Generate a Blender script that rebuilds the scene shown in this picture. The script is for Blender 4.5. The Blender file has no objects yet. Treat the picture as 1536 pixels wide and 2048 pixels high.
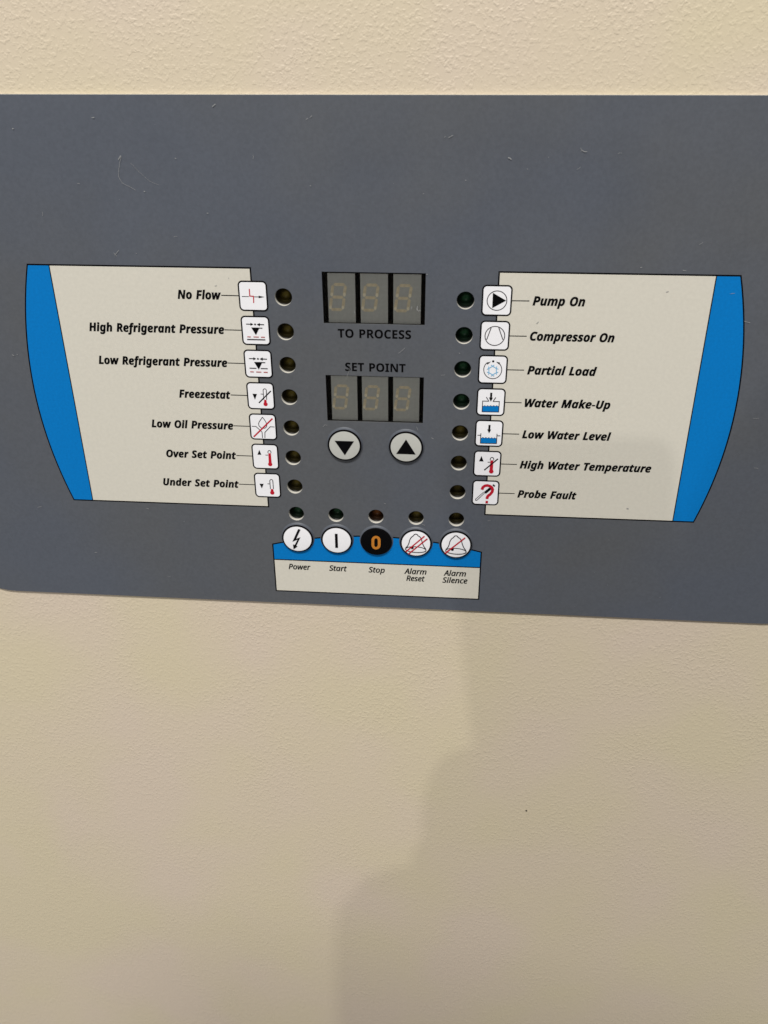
import bpy, bmesh, math, json, random
from mathutils import Vector, Matrix

# ------------------------------------------------------------------ camera, world, lamps, exposure
scene = bpy.context.scene
COL = scene.collection
MM = 0.001
BASE_Z = 1.45                      # height of the panel's reference row above the floor, metres

cam_d = bpy.data.cameras.new('camera')
cam_d.sensor_fit = 'VERTICAL'; cam_d.sensor_height = 36.0
cam_d.lens = 1753.04 / 2048 * 36.0
cam_d.clip_start = 0.005; cam_d.clip_end = 50
cam_d.dof.use_dof = True
cam_d.dof.focus_distance = 0.338
cam_d.dof.aperture_fstop = 19.0
cam = bpy.data.objects.new('camera', cam_d); COL.objects.link(cam)
R = ((0.9966728320338543, 0.003870570444552676, 0.08141427743369256),
     (0.03608349286981146, 0.874700632931168, -0.4833185122588711),
     (-0.07308383834973894, 0.4846481418867177, 0.8716506933042738))
right = Vector((R[0][0], R[0][2], -R[0][1])); up = Vector((-R[1][0], -R[1][2], R[1][1])); back = Vector((-R[2][0], -R[2][2], R[2][1]))
mw = Matrix((right, up, back)).transposed().to_4x4()
mw.translation = Vector((0.02908876, -0.30741951, BASE_Z + 0.08432776))
cam.matrix_world = mw
scene.camera = cam

world = bpy.data.worlds.new('World'); scene.world = world; world.use_nodes = True
bg = world.node_tree.nodes['Background']
bg.inputs['Color'].default_value = (1.0, 0.975, 0.94, 1); bg.inputs['Strength'].default_value = 0.29

def area(name, loc, target, sx, sy, watts, color):
    d = bpy.data.lights.new(name, 'AREA'); d.shape = 'RECTANGLE'; d.size = sx; d.size_y = sy
    d.energy = watts; d.color = color
    o = bpy.data.objects.new(name, d); COL.objects.link(o)
    o.location = loc
    o.rotation_euler = (Vector(target) - Vector(loc)).to_track_quat('-Z', 'Y').to_euler()
    return o
area('ceiling_light', (-0.15, -1.60, BASE_Z + 2.30), (0, 0, BASE_Z - 0.1), 1.5, 0.30, 98.0, (1.0, 0.965, 0.905))
area('far_ceiling_light', (-0.63, -3.0, BASE_Z + 1.50), (0, 0, BASE_Z - 0.15), 0.05, 0.05, 15.5, (1.0, 0.955, 0.89))

scene.view_settings.view_transform = 'Standard'; scene.view_settings.look = 'None'
scene.view_settings.exposure = 0.0; scene.view_settings.gamma = 1.0
scene.view_settings.use_curve_mapping = False

# ------------------------------------------------------------------ materials
def mat(name, col, rough=0.5, spec=0.4, noise=0.0, nscale=60.0, bump=0.0, bscale=3000.0, bdist=0.00004, emit=None):
    m = bpy.data.materials.new(name); m.use_nodes = True
    nt = m.node_tree; p = nt.nodes['Principled BSDF']
    p.inputs['Base Color'].default_value = (*col, 1); p.inputs['Roughness'].default_value = rough
    p.inputs['Specular IOR Level'].default_value = spec
    tc = nt.nodes.new('ShaderNodeTexCoord')
    if noise:
        n = nt.nodes.new('ShaderNodeTexNoise'); n.inputs['Scale'].default_value = nscale; n.inputs['Detail'].default_value = 5
        r = nt.nodes.new('ShaderNodeValToRGB')
        r.color_ramp.elements[0].position = 0.3; r.color_ramp.elements[1].position = 0.7
        r.color_ramp.elements[0].color = (*[c * (1 - noise) for c in col], 1)
        r.color_ramp.elements[1].color = (*[c * (1 + noise) for c in col], 1)
        nt.links.new(tc.outputs['Object'], n.inputs['Vector']); nt.links.new(n.outputs['Fac'], r.inputs['Fac'])
        nt.links.new(r.outputs['Color'], p.inputs['Base Color'])
    if bump:
        n2 = nt.nodes.new('ShaderNodeTexNoise'); n2.inputs['Scale'].default_value = bscale; n2.inputs['Detail'].default_value = 2
        b = nt.nodes.new('ShaderNodeBump'); b.inputs['Strength'].default_value = bump; b.inputs['Distance'].default_value = bdist
        nt.links.new(tc.outputs['Object'], n2.inputs['Vector']); nt.links.new(n2.outputs['Fac'], b.inputs['Height'])
        nt.links.new(b.outputs['Normal'], p.inputs['Normal'])
    return m

M = {}
M['k'] = mat('black_ink', (0.0025, 0.0024, 0.003), 0.6, 0.04, bump=0.2)
M['g'] = mat('dark_grey_ink', (0.020, 0.015, 0.020), 0.6, 0.1)
M['m'] = mat('dull_red_ink', (0.42, 0.10, 0.10), 0.5, 0.3)
M['r'] = mat('red_ink', (0.44, 0.008, 0.024), 0.6, 0.15)
M['w'] = mat('white_ink', (0.80, 0.81, 0.86), 0.5, 0.3, noise=0.012, nscale=900, bump=0.2)
M['b'] = mat('blue_ink', (0.0, 0.163, 0.50), 0.6, 0.12, noise=0.06, nscale=1100, bump=0.25)
M['l'] = mat('light_blue_ink', (0.16, 0.42, 0.66), 0.5, 0.3)
M['o'] = mat('orange_ink', (0.46, 0.17, 0.02), 0.5, 0.3, noise=0.06, nscale=900)
M['cream'] = mat('cream_ink', (0.59, 0.572, 0.512), 0.5, 0.3, noise=0.032, nscale=800, bump=0.25)
def film_mat():
    m = mat('slate_grey_film', (0.085, 0.094, 0.113), 0.50, 0.30, noise=0.06, nscale=900, bump=0.3, bscale=2600)
    nt = m.node_tree; p = nt.nodes['Principled BSDF']; L = nt.links.new
    src = p.inputs['Base Color'].links[0].from_socket
    tc = next(n for n in nt.nodes if n.type == 'TEX_COORD')
    n = nt.nodes.new('ShaderNodeTexNoise'); n.inputs['Scale'].default_value = 9; n.inputs['Detail'].default_value = 3
    r = nt.nodes.new('ShaderNodeValToRGB'); r.color_ramp.elements[0].position = 0.4; r.color_ramp.elements[1].position = 0.62
    r.color_ramp.elements[0].color = (0.97, 1.0, 1.06, 1); r.color_ramp.elements[1].color = (1.03, 1.0, 0.94, 1)
    x = nt.nodes.new('ShaderNodeMixRGB'); x.blend_type = 'MULTIPLY'; x.inputs[0].default_value = 1
    L(tc.outputs['Object'], n.inputs['Vector']); L(n.outputs['Fac'], r.inputs['Fac']); L(src, x.inputs[1]); L(r.outputs['Color'], x.inputs[2])
    L(x.outputs[0], p.inputs['Base Color'])
    n4 = nt.nodes.new('ShaderNodeTexNoise'); n4.inputs['Scale'].default_value = 32; n4.inputs['Detail'].default_value = 6
    mr = nt.nodes.new('ShaderNodeMapRange'); mr.inputs['From Min'].default_value = 0.35; mr.inputs['From Max'].default_value = 0.65
    mr.inputs['To Min'].default_value = 0.38; mr.inputs['To Max'].default_value = 0.62          # handling smears: patches of more and less sheen
    L(tc.outputs['Object'], n4.inputs['Vector']); L(n4.outputs['Fac'], mr.inputs['Value']); L(mr.outputs['Result'], p.inputs['Roughness'])
    return m
M['grey'] = film_mat()
M['frame'] = mat('dark_film_edge', (0.05, 0.05, 0.05), 0.5, 0.3)
M['edge'] = mat('film_edge', (0.66, 0.64, 0.58), 0.4, 0.5)
M['rim'] = mat('light_hole_rim', (0.44, 0.43, 0.40), 0.5, 0.3)
M['black'] = mat('black_plastic', (0.004, 0.004, 0.004), 0.55, 0.25)
M['face'] = mat('display_face_grey', (0.53, 0.555, 0.535), 0.6, 0.3, noise=0.05, nscale=700)
M['seg'] = mat('segment_diffuser', (0.78, 0.70, 0.50), 0.5, 0.3, noise=0.12, nscale=900)
M['cup'] = mat('segment_cup_glint', (0.96, 0.90, 0.70), 0.5, 0.3, noise=0.08, nscale=900)  # light caught at the reflector cups, painted as paler flat spots
M['silver'] = mat('pale_grey_button', (0.46, 0.47, 0.45), 0.42, 0.5, noise=0.02, nscale=900, bump=0.2)
M['scuff'] = mat('scuff', (0.27, 0.28, 0.29), 0.6, 0.3)
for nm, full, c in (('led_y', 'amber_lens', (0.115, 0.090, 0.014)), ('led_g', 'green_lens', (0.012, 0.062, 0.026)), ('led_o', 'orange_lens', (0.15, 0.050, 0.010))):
    for k, f in enumerate((1.0, 0.62, 0.30, 0.12, 0.05)):            # soft lit patch over the die painted in: lens colour dims outward in bands
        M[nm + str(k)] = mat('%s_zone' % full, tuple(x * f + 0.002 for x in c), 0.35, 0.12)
M['fleck'] = mat('dark_fleck', (0.05, 0.04, 0.03), 0.6, 0.3)

def window_mat():
    m = bpy.data.materials.new('tinted_window'); m.use_nodes = True; nt = m.node_tree
    nt.nodes.remove(nt.nodes['Principled BSDF']); out = nt.nodes['Material Output']
    t = nt.nodes.new('ShaderNodeBsdfTransparent'); t.inputs['Color'].default_value = (0.97, 0.97, 0.97, 1)
    g = nt.nodes.new('ShaderNodeBsdfGlossy'); g.inputs['Roughness'].default_value = 0.3; g.inputs['Color'].default_value = (0.5, 0.5, 0.5, 1)
    f = nt.nodes.new('ShaderNodeFresnel'); f.inputs['IOR'].default_value = 1.35
    x = nt.nodes.new('ShaderNodeMixShader')
    nt.links.new(f.outputs[0], x.inputs[0]); nt.links.new(t.outputs[0], x.inputs[1]); nt.links.new(g.outputs[0], x.inputs[2])
    nt.links.new(x.outputs[0], out.inputs['Surface'])
    return m
M['window'] = window_mat()

def cabinet_mat():
    m = bpy.data.materials.new('beige_textured_paint'); m.use_nodes = True
    nt = m.node_tree; p = nt.nodes['Principled BSDF']; L = nt.links.new
    tc = nt.nodes.new('ShaderNodeTexCoord')
    def noise(scale, detail, dist=0.0):
        n = nt.nodes.new('ShaderNodeTexNoise'); n.inputs['Scale'].default_value = scale
        n.inputs['Detail'].default_value = detail; n.inputs['Distortion'].default_value = dist
        L(tc.outputs['Object'], n.inputs['Vector']); return n
    # slightly uneven paint: broad warm and pinkish clouds
    a = noise(13, 2); r = nt.nodes.new('ShaderNodeValToRGB')
    r.color_ramp.elements[0].position = 0.36; r.color_ramp.elements[1].position = 0.64
    r.color_ramp.elements[0].color = (0.60, 0.532, 0.39, 1); r.color_ramp.elements[1].color = (0.605, 0.52, 0.428, 1)
    L(a.outputs['Fac'], r.inputs['Fac']); L(r.outputs['Color'], p.inputs['Base Color'])
    p.inputs['Roughness'].default_value = 0.42; p.inputs['Specular IOR Level'].default_value = 0.45
    # orange-peel: rounded lumps over a finer grain, stronger and weaker in patches
    n1 = noise(860, 1.0, 0.2); n2 = noise(1700, 2.0); n3 = noise(28, 2)
    cr = nt.nodes.new('ShaderNodeMapRange'); cr.inputs['From Min'].default_value = 0.42; cr.inputs['From Max'].default_value = 0.76
    cr.interpolation_type = 'SMOOTHSTEP'
    L(n1.outputs['Fac'], cr.inputs['Value'])
    ad = nt.nodes.new('ShaderNodeMath'); ad.operation = 'MULTIPLY_ADD'; ad.inputs[1].default_value = 0.28
    L(n2.outputs['Fac'], ad.inputs[0]); L(cr.outputs['Result'], ad.inputs[2])
    mr = nt.nodes.new('ShaderNodeMapRange'); mr.inputs['From Min'].default_value = 0.3; mr.inputs['From Max'].default_value = 0.7
    mr.inputs['To Min'].default_value = 0.45; mr.inputs['To Max'].default_value = 1.0
    L(n3.outputs['Fac'], mr.inputs['Value'])
    b = nt.nodes.new('ShaderNodeBump'); b.inputs['Distance'].default_value = 0.00010
    L(mr.outputs['Result'], b.inputs['Strength']); L(ad.outputs[0], b.inputs['Height']); L(b.outputs['Normal'], p.inputs['Normal'])
    return m
M['cabinet'] = cabinet_mat()

# ------------------------------------------------------------------ mesh helpers (panel coordinates in mm: x right, z up, d out of the panel)
def V3(x, z, d=0.0):
    return Vector((x * MM, -d * MM, z * MM))

class MB:
    """collects faces of several materials into one mesh"""
    def __init__(s): s.v = []; s.f = []; s.mi = []; s.mats = []; s.smooth = []
    def slot(s, m):
        if m not in s.mats: s.mats.append(m)
        return s.mats.index(m)
    def face(s, pts, m, smooth=False):
        n = len(s.v); s.v += pts; s.f.append(tuple(range(n, n + len(pts)))); s.mi.append(s.slot(m)); s.smooth.append(smooth)
    def poly(s, pts, m, d):
        a = sum(pts[i - 1][0] * pts[i][1] - pts[i][0] * pts[i - 1][1] for i in range(len(pts)))
        if a < 0: pts = pts[::-1]
        s.face([V3(x, z, d) for x, z in pts], m)
    def disc(s, c, r, m, d, n=36):
        s.poly([(c[0] + r * math.cos(2 * math.pi * i / n), c[1] + r * math.sin(2 * math.pi * i / n)) for i in range(n)], m, d)
    def stroke(s, pts, w, m, d, closed=False):
        pts = [Vector(p) for p in pts]; n = len(pts); L = []; Rr = []
        for i in range(n):
            if closed: a, b, c = pts[i - 1], pts[i], pts[(i + 1) % n]
            else: a, b, c = pts[max(i - 1, 0)], pts[i], pts[min(i + 1, n - 1)]
            u = (b - a); v = (c - b)
            u = u.normalized() if u.length > 1e-9 else v.normalized()
            v = v.normalized() if v.length > 1e-9 else u
            nu = Vector((-u.y, u.x)); nv = Vector((-v.y, v.x)); nn = nu + nv
            nn = nn.normalized() if nn.length > 1e-6 else nu
            k = min(1 / max(nn.dot(nu), 0.3), 1.8)
            L.append(b + nn * k * w / 2); Rr.append(b - nn * k * w / 2)
        for i in range(n if closed else n - 1):
            j = (i + 1) % n
            s.poly([tuple(Rr[i]), tuple(Rr[j]), tuple(L[j]), tuple(L[i])], m, d)
    def lathe(s, c, prof, n=64, smooth=True):
        """prof: list of (r, d, material for the band that follows)"""
        rings = [[V3(c[0] + r * math.cos(2 * math.pi * i / n), c[1] + r * math.sin(2 * math.pi * i / n), d) for i in range(n)] if r > 0 else [V3(c[0], c[1], d)] for r, d, _ in prof]
        for a, b, (_, _, m) in zip(rings, rings[1:], prof):
            for i in range(n):
                j = (i + 1) % n
                if len(b) == 1: s.face([a[i], a[j], b[0]], m, smooth)
                elif len(a) == 1: s.face([a[0], b[j], b[i]], m, smooth)
                else: s.face([a[i], a[j], b[j], b[i]], m, smooth)
    def box(s, x0, x1, z0, z1, d0, d1, m):
        c = lambda x, z, d: V3(x, z, d)
        s.face([c(x0, z0, d1), c(x1, z0, d1), c(x1, z1, d1), c(x0, z1, d1)], m)
        s.face([c(x1, z0, d0), c(x0, z0, d0), c(x0, z1, d0), c(x1, z1, d0)], m)
        s.face([c(x0, z0, d0), c(x0, z0, d1), c(x0, z1, d1), c(x0, z1, d0)], m)
        s.face([c(x1, z0, d1), c(x1, z0, d0), c(x1, z1, d0), c(x1, z1, d1)], m)
        s.face([c(x0, z1, d1), c(x1, z1, d1), c(x1, z1, d0), c(x0, z1, d0)], m)
        s.face([c(x0, z0, d0), c(x1, z0, d0), c(x1, z0, d1), c(x0, z0, d1)], m)
    def build(s, name, parent=None, origin=(0, 0, 0), weld=True):
        o0 = V3(*origin)
        me = bpy.data.meshes.new(name)
        me.from_pydata([tuple(v - o0) for v in s.v], [], s.f)
        for m in s.mats: me.materials.append(M[m])
        me.polygons.foreach_set('material_index', s.mi); me.polygons.foreach_set('use_smooth', s.smooth)
        if weld:
            bm = bmesh.new(); bm.from_mesh(me); bmesh.ops.remove_doubles(bm, verts=bm.verts, dist=1e-6); bm.to_mesh(me); bm.free()
        me.update()
        return place(bpy.data.objects.new(name, me), parent, o0)

def place(o, parent, world_off):
    """world_off: position relative to the panel reference; children store it relative to their parent"""
    COL.objects.link(o)
    if parent is not None:
        o.parent = parent; o.location = world_off - OFF[parent.name]
    else:
        o.location = world_off + Vector((0, 0, BASE_Z))
    OFF[o.name] = world_off
    return o
OFF = {}

def curve_mesh(name, loops, mats, extrude=0.0, bevel=0.0, res=8):
    """filled 2D shape with holes -> mesh in panel plane (mm loops of points)"""
    cu = bpy.data.curves.new(name, 'CURVE'); cu.dimensions = '2D'; cu.fill_mode = 'BOTH'
    cu.extrude = extrude * MM; cu.bevel_depth = bevel * MM; cu.bevel_resolution = 2
    for lp in loops:
        sp = cu.splines.new('POLY'); sp.points.add(len(lp) - 1); sp.use_cyclic_u = True
        for p, (x, z) in zip(sp.points, lp): p.co = (x * MM, z * MM, 0, 1)
    o = bpy.data.objects.new('tmp', cu); COL.objects.link(o)
    me = bpy.data.meshes.new_from_object(o.evaluated_get(bpy.context.evaluated_depsgraph_get()))
    bpy.data.objects.remove(o); bpy.data.curves.remove(cu)
    me.transform(Matrix.Rotation(math.radians(90), 4, 'X'))      # z of curve -> -y (out of the panel)
    me.name = name; me.materials.clear()
    for m in mats: me.materials.append(M[m])
    return me

def circle(cx, cz, r, n=40): return [(cx + r * math.cos(2 * math.pi * i / n), cz + r * math.sin(2 * math.pi * i / n)) for i in range(n)]
def rrect(x0, x1, z0, z1, r, n=8):
    out = []
    for cx, cz, a0 in ((x1 - r, z1 - r, 0), (x0 + r, z1 - r, 90), (x0 + r, z0 + r, 180), (x1 - r, z0 + r, 270)):
        for i in range(n + 1):
            a = math.radians(a0 + 90 * i / n); out.append((cx + r * math.cos(a), cz + r * math.sin(a)))
    return out

def tag(o, label=None, cat=None, group=None, kind=None):
    if label: o['label'] = label
    if cat: o['category'] = cat
    if group: o['group'] = group
    if kind: o['kind'] = kind
    return o

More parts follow.
